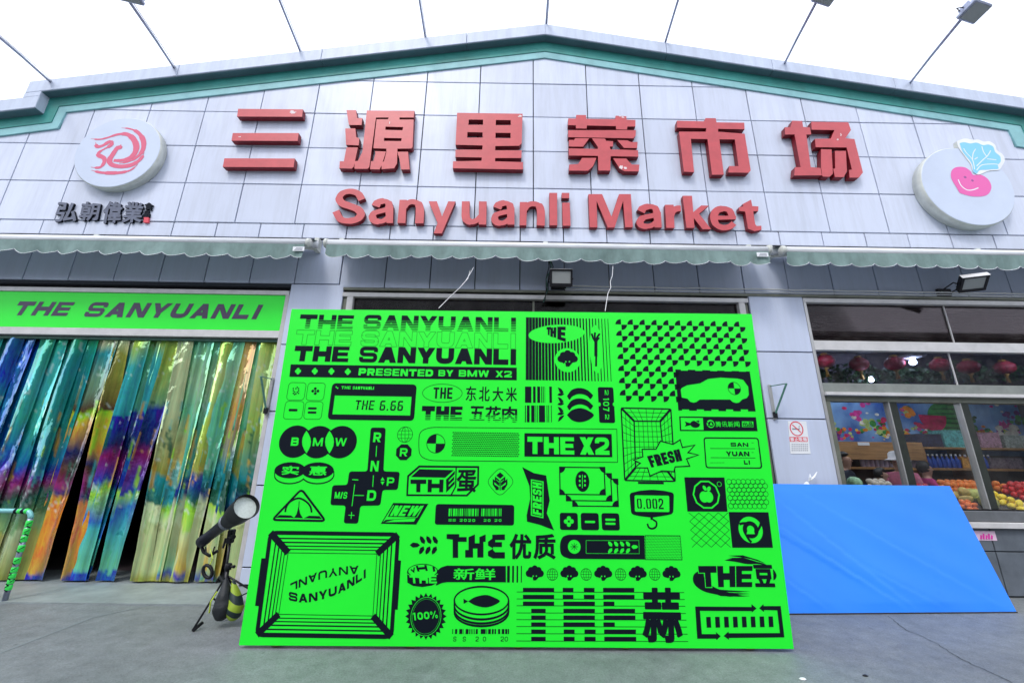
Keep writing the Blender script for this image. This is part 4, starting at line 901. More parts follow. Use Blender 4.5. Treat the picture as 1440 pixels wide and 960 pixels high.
def strip(xt, xb, w, col, lay, k):
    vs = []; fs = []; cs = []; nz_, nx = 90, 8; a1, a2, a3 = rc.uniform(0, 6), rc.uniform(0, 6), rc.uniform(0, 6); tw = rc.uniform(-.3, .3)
    bow = rc.uniform(-.014, .014); y0 = 5.085+.012*lay; ST = film_reflection_stops(k, xt, rc); ba = rc.uniform(.7, 1.0) if xt < -4.6 else rc.uniform(.8, 1.1)
    for j in range(nz_+1):
        u = j/nz_; z = 2.765-2.735*u; cx = xt+(xb-xt)*u**1.2+.008*sin(a1+4*u); th = tw*(.25+.75*sin(pi*min(1, u*1.15)))+.10*sin(a2+7*u)*u
        for q in range(nx+1):
            s = q/nx-.5; X = s*w; Y = bow*(1-4*s*s)*2+.005*sin(a3+9*u+5*s)+.006*ns(X+k*3, z, 4, 5)
            vs.append((cx+X*cos(th), y0+Y+X*sin(th)*.55, z))
            # wavy breaks between the painted tints and reflections, with thin crinkle streaks
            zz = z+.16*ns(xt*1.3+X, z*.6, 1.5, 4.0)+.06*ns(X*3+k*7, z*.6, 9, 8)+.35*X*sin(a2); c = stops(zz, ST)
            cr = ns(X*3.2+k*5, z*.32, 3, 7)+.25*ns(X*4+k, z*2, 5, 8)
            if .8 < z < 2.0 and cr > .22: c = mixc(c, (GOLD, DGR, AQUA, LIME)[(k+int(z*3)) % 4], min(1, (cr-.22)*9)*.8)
            edge = 1.5 if q in (0, nx) else 1  # edge highlight painted in as brighter border columns
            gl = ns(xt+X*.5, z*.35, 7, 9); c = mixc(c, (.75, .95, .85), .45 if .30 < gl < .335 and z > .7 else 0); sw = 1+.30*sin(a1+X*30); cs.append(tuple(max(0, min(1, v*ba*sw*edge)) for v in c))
    for j in range(nz_):
        for q in range(nx): a = j*(nx+1)+q; fs.append((a, a+nx+1, a+nx+2, a+1))
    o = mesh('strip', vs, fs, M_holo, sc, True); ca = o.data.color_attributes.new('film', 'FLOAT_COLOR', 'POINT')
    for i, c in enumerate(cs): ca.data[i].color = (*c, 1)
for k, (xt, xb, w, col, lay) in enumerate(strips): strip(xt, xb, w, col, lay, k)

# ================================================================== THE BIG GREEN BOARD
pL, pR = G(335, 912), G(1117, 917)
bu_ = (pR-pL).normalized(); bn_ = Vector((bu_.y, -bu_.x, 0)); BWID = (pR-pL).length        # bn_ points to the camera
def board_uv(px, py):
    d = ray(px, py); o = Vector((0, 0, CAMH)); t = (pL-o).dot(bn_)/d.dot(bn_); p = o+d*t
    return ((p-pL).dot(bu_), p.z)
def board_xyz(u, v, d): return pL+bu_*u+bn_*d+Vector((0, 0, v))
bd = thing('display_board', 'huge neon green board printed all over with black food-market graphics, standing on the pavement', 'display board', ((pL+pR)/2))
TLu, TRu = board_uv(410, 434.5), board_uv(1057, 441.5)
H1, H2 = TLu[1], TRu[1]
def slab(name, pts, d0, d1, mt, par=bd):
    bm = bmesh.new(); n = len(pts); pts = ccw(pts); f = [bm.verts.new(board_xyz(p[0], p[1], d1)) for p in pts]; b = [bm.verts.new(board_xyz(p[0], p[1], d0)) for p in pts]
    bm.faces.new(f); bm.faces.new(b[::-1])
    for i in range(n): bm.faces.new((f[i], b[i], b[(i+1) % n], f[(i+1) % n]))
    return frombm(name, bm, mt, par)
slab('board_face', [(0, .024), (BWID, .024), (TRu[0], H2), (TLu[0], H1)], -.004, 0, M_neon)
slab('board_backing', [(0.004, .026), (BWID-.004, .026), (TRu[0]-.004, H2-.004), (TLu[0]+.004, H1-.004)], -.03, -.0045, M_boardedge)
for u in (.25, 1.25, 2.05, 2.85, 3.8): slab('batten', [(u-.03, .006), (u+.03, .006), (u+.03, H1-.1), (u-.03, H1-.1)], -.08, -.031, M_wood)
for u in (.6, 2.05, 3.5):
    a = board_xyz(u, 1.7, -.08); b = board_xyz(u, .02, -.85); tube('prop', [a, b], .022, M_wood, bd, 6)
A = Art(board_uv, board_xyz, bd)
K = {1: M_ink}
def fl(n='printed_motif', lb=None): A.flush(n, K, .0012, lb)
# --- title block
A.Z(390, 430, 4.1143)
A.txt('THE', 128, 52, 440, 136, .30, 1, 0, .10); A.txt('SANYUANLI', 500, 60, 1387, 147, .30, 1, 0, .09)
for i in range(7):
    y = 80+i*9.5; h = 2+i*.85
    A.P([(100, y), (1410, y+11), (1410, y+11+h), (100, y+h)], 0)
fl('printed_lettering')
def outl(s, x0, y0, x1, y1):
    Q = A.quad(x0, y0, x1, y1); h = Q[0][1]-Q[3][1]; w = Q[1][0]-Q[0][0]; pl = [[A.bil(Q, p) for p in q_] for q_ in block(s, w/h, .28, .10)]
    A.add(dilate(pl, .0022), 1); A.add(pl, 0)
outl('THE', 108, 143, 430, 226); fl('printed_lettering'); outl('SANYUANLI', 486, 152, 1385, 240); fl('printed_lettering')
A.txt('THE', 97, 233, 414, 322, .34, 1, 0, .08); fl('printed_lettering'); A.txt('SANYUANLI', 475, 243, 1387, 334, .34, 1, 0, .07); fl('printed_lettering')
A.P([(78, 338), (1385, 357), (1385, 430), (70, 410)])
for x, y in ((120, 377), (217, 377), (313, 378), (408, 380)):
    for a, b in ((-9, 0), (9, 0), (0, -10), (0, 10)): A.ell(x+a, y+b, 9, 10, 0, n=10)
    A.ell(x, y, 7, 7, 0, n=8)
A.txt('PRESENTED', 470, 363, 902, 405, .32, 0, 0, .12); A.txt('BY', 932, 370, 1018, 407, .32, 0); A.txt('BMW', 1050, 371, 1225, 410, .32, 0); A.txt('X2', 1262, 375, 1357, 413, .32, 0)
fl('printed_lettering')
for x0, y0, x1, y1 in ((60, 443, 161, 545), (172, 445, 273, 547), (41, 551, 149, 655), (158, 553, 260, 655)): A.rline(x0, y0, x1, y1, 22, 2.2)
for a, b in ((-15, -12), (0, -12), (15, -12), (-15, 0), (15, 0), (-8, 8), (8, 8), (-15, 15), (0, 18), (15, 15), (8, -20), (-8, 22)): A.ell(108+a, 490+b, 4.5, n=6)
for a, b in ((-15, 0), (15, 0), (0, -14), (0, 14)): A.ell(220+a, 492+b, 8.5, n=8)
A.ell(220, 492, 5, n=6); A.rbox(66, 595, 117, 609, 6); A.rbox(178, 586, 228, 598, 6); A.rbox(176, 610, 226, 622, 6); fl()
A.rbox(304, 450, 799, 661, 26); A.box(325, 521, 773, 630, 0); A.txt('THE', 370, 463, 425, 481, .3, 0); A.txt('SANYUANLI', 436, 465, 560, 483, .3, 0)
A.P([(335, 470), (341, 462), (345, 470), (355, 472), (350, 481), (343, 474)], 0)
A.txt('THE', 450, 546, 562, 600, .15, 1, .06, .3); A.txt('6.66', 592, 548, 730, 605, .15, 1, .06, .3)
A.line([(440, 573), (740, 577)], 2.5, 0); fl()
A.ring(955, 504, 115, 53, 2.5); A.txt('THE', 903, 472, 1013, 536, .17, 1, 0, .22); A.stripes(900, 478, 1015, 530, 1, .0, .0, 0)
A.cjk('东', 1092, 465, 1150, 548, .012); A.cjk('北', 1168, 468, 1228, 550, .014); A.cjk('大', 1246, 470, 1306, 551, .014); A.cjk('米', 1324, 471, 1385, 552, .014); fl('printed_lettering')
A.txt('THE', 835, 580, 1070, 662, .36, 1, 0, .1); A.cjk('五', 1115, 582, 1197, 665, .03); A.cjk('花', 1206, 582, 1292, 668, .03); A.cjk('肉', 1302, 584, 1385, 670, .03)
for i in range(4):
    y = 628+i*10; A.P([(820, y), (1400, y+5), (1400, y+9+i), (820, y+3.5+i)], 0)
fl('printed_lettering')
# --- second row
A.Z(380, 590, 4.1143)
for x, y in ((145, 125), (278, 128), (408, 128)): A.ell(x, y, 93, 92, n=40)
def lens(x, y, hw, hh, c): A.P([(x+hw*cos(a)*abs(cos(a))**.0*(1 if True else 0)*(1-abs(sin(a))**1.0*.0), y+hh*sin(a)) for a in [2*pi*k/20 for k in range(20)]], c)
for x in (210, 343):
    A.P([(x, 62), (x+13, 82), (x+23, 105), (x+26, 127), (x+23, 150), (x+13, 173), (x, 194), (x-13, 173), (x-23, 150), (x-26, 127), (x-23, 105), (x-13, 82)], 0)
A.txt('B', 121, 101, 166, 150, .26, 0); A.txt('M', 247, 103, 305, 152, .24, 0); A.txt('W', 374, 104, 443, 152, .24, 0); fl('printed_emblem')
A.P(rnd([(582, 45), (668, 45), (655, 298), (750, 300), (738, 405), (650, 405), (637, 495), (522, 497), (508, 600), (425, 598), (437, 495), (348, 493), (360, 378), (447, 376), (458, 298), (562, 298)], 16, True))
A.txt('R', 597, 72, 642, 129, .24, 0); A.line([(616, 150), (612, 213)], 5, 0); A.txt('N', 580, 236, 628, 298, .22, 0); A.line([(597, 320), (593, 387)], 5, 0)
A.txt('P', 675, 332, 718, 381, .22, 0); A.P([(650, 330), (662, 350), (638, 350)], 0); A.P([(649, 376), (638, 356), (662, 356)], 0)
A.txt('D', 560, 406, 613, 468, .24, 0); A.line([(474, 345), (510, 347)], 6, 0); A.line([(489, 372), (473, 498)], 5, 0); A.line([(486, 436), (543, 437)], 5, 0)
A.txt('M/S', 373, 416, 446, 455, .2, 0); A.line([(452, 550), (488, 552)], 5, 0); A.line([(471, 532), (468, 572)], 5, 0); fl('printed_emblem')
def globe(x, y, r, w=2.5):
    A.ring(x, y, r, r, w, n=20); A.ring(x, y, r*.5, r, w*.8, n=16); A.line([(x, y-r), (x, y+r)], w*.8); A.line([(x-r, y), (x+r, y)], w*.8); A.line([(x-r*.86, y-r*.5), (x+r*.86, y-r*.5)], w*.7); A.line([(x-r*.86, y+r*.5), (x+r*.86, y+r*.5)], w*.7)
globe(780, 85, 44); A.ell(773, 187, 48, c=1, rot=22.5, n=8); A.txt('R', 750, 163, 795, 211, .24, 0); fl()
A.Z(0, 0, 1)
u0 = A.q(589.5, 623); 
A.line(rnd([(867.3, 603), (605, 600.4), (590, 606), (588.6, 624), (590, 641), (604, 647.2), (868.5, 649.6)], 10)+[], .8); A.line([(867.3, 603), (868.5, 649.6)], .8)
A.ell(613, 623.3, 13.2, n=30); A.ell(613, 623.3, 12.4, c=0, n=30)
A.ell(613, 623.3, 12.4, c=1, a0=90, a1=180, n=9); A.ell(613, 623.3, 12.4, c=1, a0=270, a1=359.9, n=9); fl('printed_emblem')
# halftone of small dots
a, b, e, f = A.frame(636.6, 607.2, 730.6, 642)
nx_, ny_ = 36, 13
for i in range(nx_):
    for j in range(ny_):
        x = a+(e-a)*(i+.5*(j % 2))/nx_; y = b+(f-b)*(j+.5)/ny_; s = (e-a)/nx_*.36; A.L.append(([(x-s, y-s*.9), (x+s, y-s*.5), (x+s, y+s*.9), (x-s, y+s*.5)], 1))
fl('printed_halftone')
A.Z(720, 580, 3.892); A.P([(68, 112), (545, 116), (549, 243), (68, 240)]); A.txt('THE', 84, 132, 340, 227, .30, 0, 0, .08); A.txt('X2', 371, 134, 532, 230, .30, 0, 0, .08); fl('printed_lettering')
A.Z(380, 590, 4.1143)
A.ell(115, 322, 92, 48); A.ell(277, 322, 94, 48); A.P([(25, 292), (207, 300), (370, 295), (371, 322), (207, 335), (23, 318)]); A.ell(115, 318, 87, 45, 0); A.ell(277, 318, 89, 45, 0); A.P([(30, 300), (200, 322), (365, 300), (366, 318), (200, 330), (28, 318)], 0)
A.ell(115, 291, 90, 45); A.ell(275, 293, 93, 46); A.cjk('实', 70, 267, 165, 316, .045, 0); A.cjk('惠', 228, 268, 326, 319, .04, 0); fl('printed_emblem')
A.line(rnd([(181, 400), (12, 578), (320, 584)], 25, True), 12, closed=True); A.line([(87, 533), (95, 500), (120, 470), (165, 453), (205, 470), (232, 500), (240, 535)], 10, sm=True); A.line([(168, 470), (163, 545)], 4)
A.P([(32, 565), (55, 550), (120, 552), (140, 566)]); A.P([(138, 566), (152, 545), (160, 520), (168, 520), (175, 545), (190, 568)]); A.P([(195, 568), (225, 554), (285, 556), (300, 572)]); A.P([(157, 528), (164, 500), (171, 528), (166, 536)]); fl('printed_emblem')
A.P([(787, 440), (793, 322), (860, 264), (1209, 267), (1207, 375), (1140, 442)]); A.P([(797, 430), (803, 328), (865, 275), (1199, 278), (1197, 370), (1135, 432)], 0)
A.P([(815, 330), (863, 285), (1062, 290), (1012, 334)]); A.txtZ('TH', [(812, 345), (1003, 345), (1000, 418), (812, 418)], .34, 1, .1); A.txtZ('E', [(1018, 345), (1068, 295), (1066, 372), (1018, 420)], .28, 1); A.line([(1076, 270), (1073, 385), (1045, 438)], 7)
A.cjkq('蛋', [A.q(1085, 292), A.q(1190, 292), A.q(1186, 415), A.q(1080, 415)], .03, 1); fl('printed_emblem')
A.line(rnd([(1333, 268), (1418, 357), (1328, 448), (1248, 357)], 40, True), 2.5, closed=True); A.P([(1330, 303), (1352, 322), (1330, 340), (1308, 322)])
for s in (-1, 1):
    A.line([(1330+s*6, 352), (1330+s*26, 335), (1330+s*26, 350), (1330+s*5, 368)], 8); A.line([(1330+s*5, 378), (1330+s*38, 350), (1330+s*38, 372), (1330+s*26, 392)], 9); A.P([(1330+s*8, 388), (1330+s*30, 375), (1330+s*26, 405), (1330+s*8, 405)])
A.line([(1330, 350), (1330, 408)], 5); fl('printed_emblem')
A.P([(712, 480), (915, 485), (845, 605), (640, 600)]); A.P([(712, 492), (890, 494), (850, 565), (668, 578), (650, 592)], 0); A.P([(722, 484), (888, 486), (845, 562), (680, 560)]); A.txtZ('NEW', [(724, 494), (885, 496), (845, 556), (690, 556)], .26, 0, .14); A.P([(660, 592), (720, 576), (842, 568), (832, 588)], 0); fl('printed_emblem')
A.rbox(955, 489, 1411, 608, 16)
rb = random.Random(5); x = 1032
while x < 1338:
    w = rb.choice((3, 3, 5, 8, 11)); 
    if not 1205 < x < 1218: A.box(x, 512, min(x+w, 1340), 556, 0)
    x += w+rb.choice((3, 4, 6))
A.txt('SS', 1031, 572, 1074, 587, .3, 0, 0, .3); A.txt('2020', 1096, 572, 1186, 588, .3, 0, 0, .4); A.txt('20', 1235, 573, 1275, 588, .3, 0, 0, .4); A.txt('20', 1298, 573, 1338, 588, .3, 0, 0, .4); fl('printed_barcode')
# --- crate with warped lettering
A.Z(340, 730, 5.054)
O = [(205, 93), (1111, 106), (1064, 832), (108, 818)]; I = [(330, 236), (961, 244), (932, 684), (263, 672)]
A.line(rnd(O, 45, True), 27, closed=True)
A.P([(140, 275), (172, 275), (122, 615), (95, 612)]); A.P([(1112, 288), (1132, 292), (1108, 640), (1080, 640)])
for o, i in zip(O, I): A.line([o, i], 44)
lp = lambda p, q, f: (p[0]+(q[0]-p[0])*f, p[1]+(q[1]-p[1])*f)
Ob = [(225, 107), (1095, 118), (1050, 818), (125, 805)]
for f, w in ((.20, 9), (.42, 9), (.62, 7), (.80, 6), (1, 4)):
    c4 = [lp(o, i, f) for o, i in zip(Ob, I)]
    for k in range(4): A.line([c4[k], c4[(k+1) % 4]], w)
A.line(I, 4, closed=True)
def along(s, pts, h, t, flip=False):
    pp = smooth(pts, 12); L = [0]
    for a, b in zip(pp, pp[1:]): L.append(L[-1]+math.dist(a, b))
    ws = [WID.get(c, 1) for c in s]; tot = sum(ws)+.16*(len(s)-1); d = 0
    def at(x):
        x = max(0, min(L[-1], x)); j = max(k for k in range(len(L)) if L[k] <= x); j = min(j, len(pp)-2); u = (x-L[j])/max(1e-9, L[j+1]-L[j]); return lp(pp[j], pp[j+1], u), (pp[j+1][0]-pp[j][0], pp[j+1][1]-pp[j][1])
    for c, w in zip(s, ws):
        a, da = at(d/tot*L[-1]); b, db = at((d+w)/tot*L[-1]); hh = h
        q4 = [(a[0], a[1]-hh), (b[0], b[1]-hh), b, a]; A.txtZ(c, [q4[2], q4[3], q4[0], q4[1]] if flip else q4, t, 1); d += w+.16
along('SANYUANLI', [(335, 572), (440, 590), (560, 570), (680, 530), (790, 470), (885, 410)], 62, .27)
along('LNAUYNA', [(345, 512), (440, 470), (540, 430), (640, 405), (740, 390), (830, 385)], 58, .24, True); fl('printed_emblem')
# --- stripes block with broccoli and leek
A.Z(730, 430, 4.235)
a, b, e, f = A.frame(40, 73, 555, 445); n = 27
for i in range(n):
    p = (e-a)/n; w = p*(.93-.74*i/(n-1)); A.L.append(([(a+i*p, b), (a+i*p+w, b), (a+i*p+w, f), (a+i*p, f)], 1))
A.ell(223, 166, 168, 57, 0, 5, 40); A.ell(288, 322, 76, 74, 0, 0, 36); A.ell(459, 255, 39, 148, 0, 0, 40)
A.txtZ('T', [(163, 127), (190, 125), (186, 178), (166, 170)], .3); A.txtZ('H', [(186, 130), (222, 127), (220, 190), (186, 182)], .3); A.txtZ('E', [(228, 124), (277, 124), (277, 214), (228, 198)], .3)
def broc(x, y, s):
    for a_, b_, r in ((-38, 0, 20), (38, 0, 20), (-24, -20, 20), (24, -20, 20), (0, -30, 20), (0, -8, 26), (-26, 5, 18), (26, 5, 18)): A.ell(x+a_*s, y+b_*s, r*s, n=12)
    A.P([(x-36*s, y+12*s), (x+36*s, y+12*s), (x+8*s, y+44*s), (x-8*s, y+44*s)]); A.ell(x-10*s, y+16*s, 5*s, c=0, n=6); A.ell(x+10*s, y+16*s, 5*s, c=0, n=6); A.P([(x-22*s, y+26*s), (x-14*s, y+20*s), (x-10*s, y+46*s)], 0)
broc(289, 315, 1.05)
A.line([(458, 360), (459, 305), (457, 230)], 11); A.line([(457, 300), (457, 210)], 18); 
for p in ([(457, 220), (440, 190), (432, 165)], [(457, 220), (450, 180), (452, 158)], [(457, 220), (465, 185), (480, 165)], [(457, 215), (470, 195), (478, 190)]): A.line(p, 11)
fl('printed_emblem')
for (y0, y1, seq) in ((480, 576, ((35, 73), (83, 98), (108, 125), (132, 137), (142, 146), (152, 154), (180, 195))), (592, 692, ((35, 40), (46, 62), (72, 92), (98, 102), (108, 112), (118, 154), (164, 168), (174, 178), (190, 194)))):
    for x0, x1 in seq: A.box(x0, y0, x1, y1)
    fl('printed_barcode')
for k, y in enumerate((528, 590)):
    A.P(smooth([(285, y+8), (310, y-25), (340, y-38), (375, y-38), (410, y-25), (441, y+4)])+smooth([(441, y+4), (425, y+26), (405, y+8), (375, y-3), (345, y-2), (315, y+12), (300, y+30), (285, y+8)]))
A.P(smooth([(285, 649), (315, 620), (365, 608), (410, 622), (445, 650), (410, 680), (360, 692), (315, 680), (285, 649)]))
for y in (505, 562, 620): A.P(smooth([(230, y-20), (250, y-12), (264, y+10), (245, y+12), (230, y-20)])); A.P(smooth([(228, y+26), (240, y+14), (268, y+18), (250, y+30), (228, y+26)]))
A.P(smooth([(232, 690), (240, 662), (268, 650), (255, 672), (232, 690)])); fl('printed_emblem')
A.rbox(473, 484, 566, 696, 12); A.ell(478, 585, 9, 12, 0, n=10); A.ell(566, 585, 9, 12, 0, n=10)
A.txtZ('107', [(536, 548), (537, 628), (500, 628), (500, 548)], .2, 0, .2); A.txtZ('2', [(532, 500), (532, 530), (510, 530), (510, 500)], .2, 0); A.txtZ('2', [(536, 645), (536, 675), (512, 675), (512, 645)], .2, 0); fl('printed_lettering')
# quarter-disc pattern
p00 = A.q(608, 111); p10 = A.q(1312, 117); p04 = A.q(627, 388); pu = (p10[0]-p00[0])/10; pv = (p00[1]-p04[1])/4; r_ = pu*.47
def qd(x, y, a0):
    A.L.append(([(x, y)]+[(x+r_*cos(radians(a0+9*i)), y+r_*.97*sin(radians(a0+9*i))) for i in range(11)], 1))
for j in range(7):
    for i in range(11 if j < 4 else 5 if j > 3 else 11):
        x = p00[0]+pu*i; y = p00[1]-pv*j; o = pu*.012
        qd(x-o, y+o, 90); qd(x+o, y-o, 270)
fl('printed_pattern')
A.P([(930, 378), (1373, 390), (1408, 628), (948, 622)])
for x in (962, 1048, 1137, 1222, 1308): A.P([(x, 370), (x+42, 372), (x+43, 386+(x-962)*.016), (x+1, 385+(x-962)*.016)], 0)
for x in (970, 1058, 1145, 1232, 1320): A.P([(x, 615), (x+42, 616), (x+44, 640), (x+1, 640)], 0)
A.P([(962, 500), (968, 488), (1000, 472), (1078, 460), (1100, 448), (1125, 434), (1200, 426), (1300, 432), (1335, 440), (1350, 462), (1364, 480), (1368, 530), (1356, 548), (1330, 556), (1310, 575), (1292, 578), (1272, 572), (1255, 557), (1075, 557), (1055, 572), (1038, 576), (1018, 570), (1002, 552), (968, 545)], 0)
A.ell(1281, 491, 37, c=1, a0=90, a1=180, n=8); A.ell(1281, 491, 37, c=1, a0=270, a1=359.9, n=8); A.ring(1281, 491, 37, w=2.5); fl('printed_emblem')
A.Z(860, 540, 6.26)
A.P([(595, 283), (1270, 290), (1285, 413), (602, 411)]); A.P([(607, 293), (803, 296), (811, 402), (613, 400)], 0)
A.ell(735, 352, 42, 30); A.P([(700, 345), (645, 328), (655, 350), (645, 372), (700, 358)]); A.P([(735, 325), (772, 318), (765, 350)]); A.line([(728, 318), (775, 345)], 6, 0)
A.ell(872, 348, 35, c=0); A.ell(875, 350, 24, c=1); A.P([(862, 360), (875, 330), (892, 362)], 0); A.line([(838, 330), (855, 348), (850, 368)], 6, 1)
for k, ch in enumerate('腾讯新闻'): A.cjk(ch, 916+k*54, 327, 963+k*54, 375, .02, 0)
A.P([(1146, 325), (1247, 327), (1250, 377), (1148, 376)], 0); A.cjk('出', 1155, 332, 1196, 371, .03, 1); A.cjk('品', 1203, 334, 1243, 372, .03, 1); fl('printed_emblem')
A.P(rnd([(808, 466), (1293, 470), (1328, 742), (828, 738)], 28, True)); A.P(rnd([(819, 477), (1284, 480), (1315, 732), (838, 728)], 20, True), 0)
A.txtZ('SAN', [(1046, 513), (1200, 515), (1205, 549), (1050, 548)], .3, 1, .12); A.line([(868, 564), (1262, 567)], 4); A.txtZ('YUAN', [(1005, 590), (1210, 592), (1215, 633), (1010, 632)], .3, 1, .12); A.line([(873, 645), (1266, 649)], 4); A.txtZ('LI', [(1163, 668), (1218, 669), (1222, 706), (1168, 705)], .3, 1, .2)
for q_ in range(9): A.line([(870+q_*14, 690), (880+q_*14, 690)], 3)
for yy in (600, 515): A.line([(1232, yy), (1250, yy)], 3)
fl('printed_emblem')
# wire basket
A.Z(720, 580, 3.892)
O = [(597, -26), (869, -20), (893, 375), (617, 370)]; I = [(668, 46), (811, 47), (836, 300), (676, 300)]
A.line(rnd(O, 14, True), 7, closed=True)
for o, i in zip(O, I): A.line([o, i], 12)
A.line(I, 7, closed=True); A.box(690, 378, 830, 390)
for f in (.33, .66): A.line([lp(o, i, f) for o, i in zip(O, I)], 2.2, closed=True)
for f in [k/6 for k in range(1, 6)]:
    A.line([lp(O[0], O[1], f), lp(I[0], I[1], f), lp(I[3], I[2], f), lp(O[3], O[2], f)], 2.2)
for f in [k/9 for k in range(1, 9)]:
    A.line([lp(O[0], O[3], f), lp(I[0], I[3], f), lp(I[1], I[2], f), lp(O[1], O[2], f)], 2.2)
star = [(712, 200), (788, 199), (812, 155), (880, 173), (920, 148), (932, 190), (1000, 177), (963, 218), (1020, 231), (955, 252), (972, 292), (893, 296), (886, 322), (820, 318), (755, 346), (742, 302), (672, 300), (702, 276), (665, 258), (716, 240)]
A.P(star, 0); A.line(star, 6, closed=True); A.txtZ('FRESH', [(738, 238), (915, 198), (932, 262), (763, 300)], .27, 1, .14); A.P([(870, 340), (888, 325), (890, 352)], 0); fl('printed_emblem')
A.P(rnd([(643, 440), (700, 426), (765, 421), (830, 426), (886, 438), (882, 552), (840, 562), (765, 573), (690, 564), (652, 554)], 16, True)); A.P(rnd([(670, 450), (860, 453), (862, 543), (672, 541)], 9, True), 0)
A.txt('0.002', 684, 468, 828, 526, .14, 1, 0, .3); A.line([(764, 572), (766, 585)], 14); A.line([(770, 583), (790, 598), (788, 622), (768, 634), (748, 626), (741, 606)], 9, sm=True); fl('printed_emblem')
for k, (x, y) in enumerate(((330, 360), (295, 330), (259, 296))):
    w, h = 251, 154; A.box(x, y, x+w, y+h); A.box(x+6, y+6, x+w-6, y+h-6, 0)
    for a_, b_, q0 in ((x, y, 270), (x+w, y, 180), (x+w, y+h, 90), (x, y+h, 0)): A.ell(a_, b_, 32, c=1, a0=q0, a1=q0+89.9, n=8)
A.ell(385, 375, 38, 54)
for yy in (348, 372, 396):
    for s in (-1, 1): A.ell(385+s*14, yy, 6, 7, 0, n=8)
A.line([(385, 338), (385, 412)], 4, 0); fl('printed_emblem')
for x0, x1, y in ((262, 360, 547), (377, 475, 548), (491, 588, 549)): A.rbox(x0, y, x1, y+94, 14)
for a_, b_ in ((-16, 0), (16, 0), (0, -17), (0, 17)): A.ell(311+a_, 594+b_, 12, 12, 0, n=10)
A.rbox(398, 590, 455, 603, 6, 0); A.rbox(510, 578, 567, 591, 6, 0); A.rbox(510, 600, 567, 613, 6, 0); fl()
A.P([(56, 297), (120, 330), (187, 343), (206, 480), (190, 548), (230, 642), (150, 612), (82, 595), (80, 560), (99, 470), (95, 400)]); A.P([(103, 363), (173, 375), (172, 577), (103, 562)], 0); A.P([(110, 371), (166, 381), (165, 568), (110, 556)])
A.txtZ('FRESH', [(113, 552), (112, 376), (163, 385), (162, 563)], .26, 0, .14); fl('printed_emblem')
# chequer squares
A.P([(943, 353), (1162, 354), (1179, 541), (960, 540)]); A.ell(1063, 447, 75, c=0, n=10); A.ell(1063, 447, 66, c=1, n=10); A.ell(1051, 460, 25, 29, 0); A.ell(1076, 460, 25, 29, 0); A.ell(1054, 412, 9, 15, 0, 30); A.ell(1077, 416, 10, 14, 0, -30); A.ring(1134, 390, 12, w=3, c=0, n=10); fl('printed_emblem')
for j in range(7):
    for i in range(8):
        x = 1188+i*26+(13 if j % 2 else 0)+j*1.6; y = 378+j*22
        if x < 1395: A.ring(x, y, 14, 14, 2.0, n=10)
fl('printed_pattern')
sq = [(968, 548), (1182, 546), (1196, 735), (986, 735)]
qb = lambda u, v: lp(lp(sq[0], sq[1], u), lp(sq[3], sq[2], u), v)
for k in range(-3, 5):
    for sg in (0, 1):
        pts = []
        for t_ in range(9):
            v = t_/8; u = (k*.25+v) if sg == 0 else (k*.25+1-v-.0)
            if 0 <= u <= 1: pts.append(qb(u, v))
        if len(pts) > 1: A.line(pts, 2.2)
fl('printed_pattern')
A.Z(0, 0, 1); A.P([(1024.6, 719.4), (1080.4, 719.8), (1086.8, 769.6), (1029.8, 769.6)])
A.ell(1055.5, 744.3, 17, c=0)
A.ell(1055.5, 744.3, 11, c=1)
for a_ in (20, 140, 260):
    x, y = 1055.5+14*cos(radians(a_)), 744.3-14*sin(radians(a_)); x2, y2 = 1055.5+9*cos(radians(a_-50)), 744.3-9*sin(radians(a_-50)); A.line([(1055.5+17.6*cos(radians(a_+14)), 744.3-17.6*sin(radians(a_+14))), (x, y), (x2, y2)], 3.2, 1, sm=True)
A.ell(1055.5, 744, 5.2, c=0, n=14); A.P([(1049.5, 750.5), (1052, 742), (1059, 742), (1061.5, 750.5)], 0); fl('printed_emblem')
# --- lower rows
A.Z(560, 730, 4.8)
def leafs(p, a, L, w, c=1):
    ca, sa = cos(radians(a)), sin(radians(a)); f = lambda x, y: (p[0]+x*ca-y*sa, p[1]+x*sa+y*ca); A.P([f(0, 0), f(L*.3, -w), f(L*.75, -w*.8), f(L, 0), f(L*.75, w*.8), f(L*.3, w)], c)
leafs((78, 172), 0, 70, 17)
for x in (150, 193, 236): leafs((x+28, 165), -118, 62, 15); leafs((x+22, 180), 118, 62, 15)
fl('printed_emblem')
A.P([(327, 98), (412, 98), (412, 118), (462, 118), (462, 150), (404, 150), (404, 258), (368, 258), (368, 135), (327, 130)])
A.P([(475, 118), (518, 100), (518, 160), (548, 160), (548, 118), (590, 100), (590, 150), (575, 150), (575, 256), (534, 256), (534, 195), (505, 195), (505, 256), (452, 256), (452, 205), (475, 205)])
A.P([(635, 102), (720, 100), (720, 138), (655, 138), (655, 152), (700, 152), (700, 185), (640, 185), (640, 205), (655, 220), (720, 220), (720, 262), (640, 262), (606, 245), (606, 215), (640, 195), (606, 175), (606, 150), (635, 128)])
A.cjk('优', 757, 102, 893, 262, .035); A.cjk('质', 918, 102, 1057, 262, .035); fl('printed_lettering')
A.Z(0, 0, 1); A.P(smooth([(800, 751.2), (791, 755), (787.4, 767), (790, 780), (801, 785.2)])+[(907, 786), (906, 752.3)]); A.Z(560, 730, 4.8)
A.ell(1188, 183, 43, c=0)
for a_ in range(0, 180, 45): A.line([(1188-26*cos(radians(a_)), 183-26*sin(radians(a_))), (1188+26*cos(radians(a_)), 183+26*sin(radians(a_)))], 3)
A.Z(830, 730, 4.8); A.line([(-28, 141), (328, 141), (331, 230), (-28, 228)], 3, 0, True)
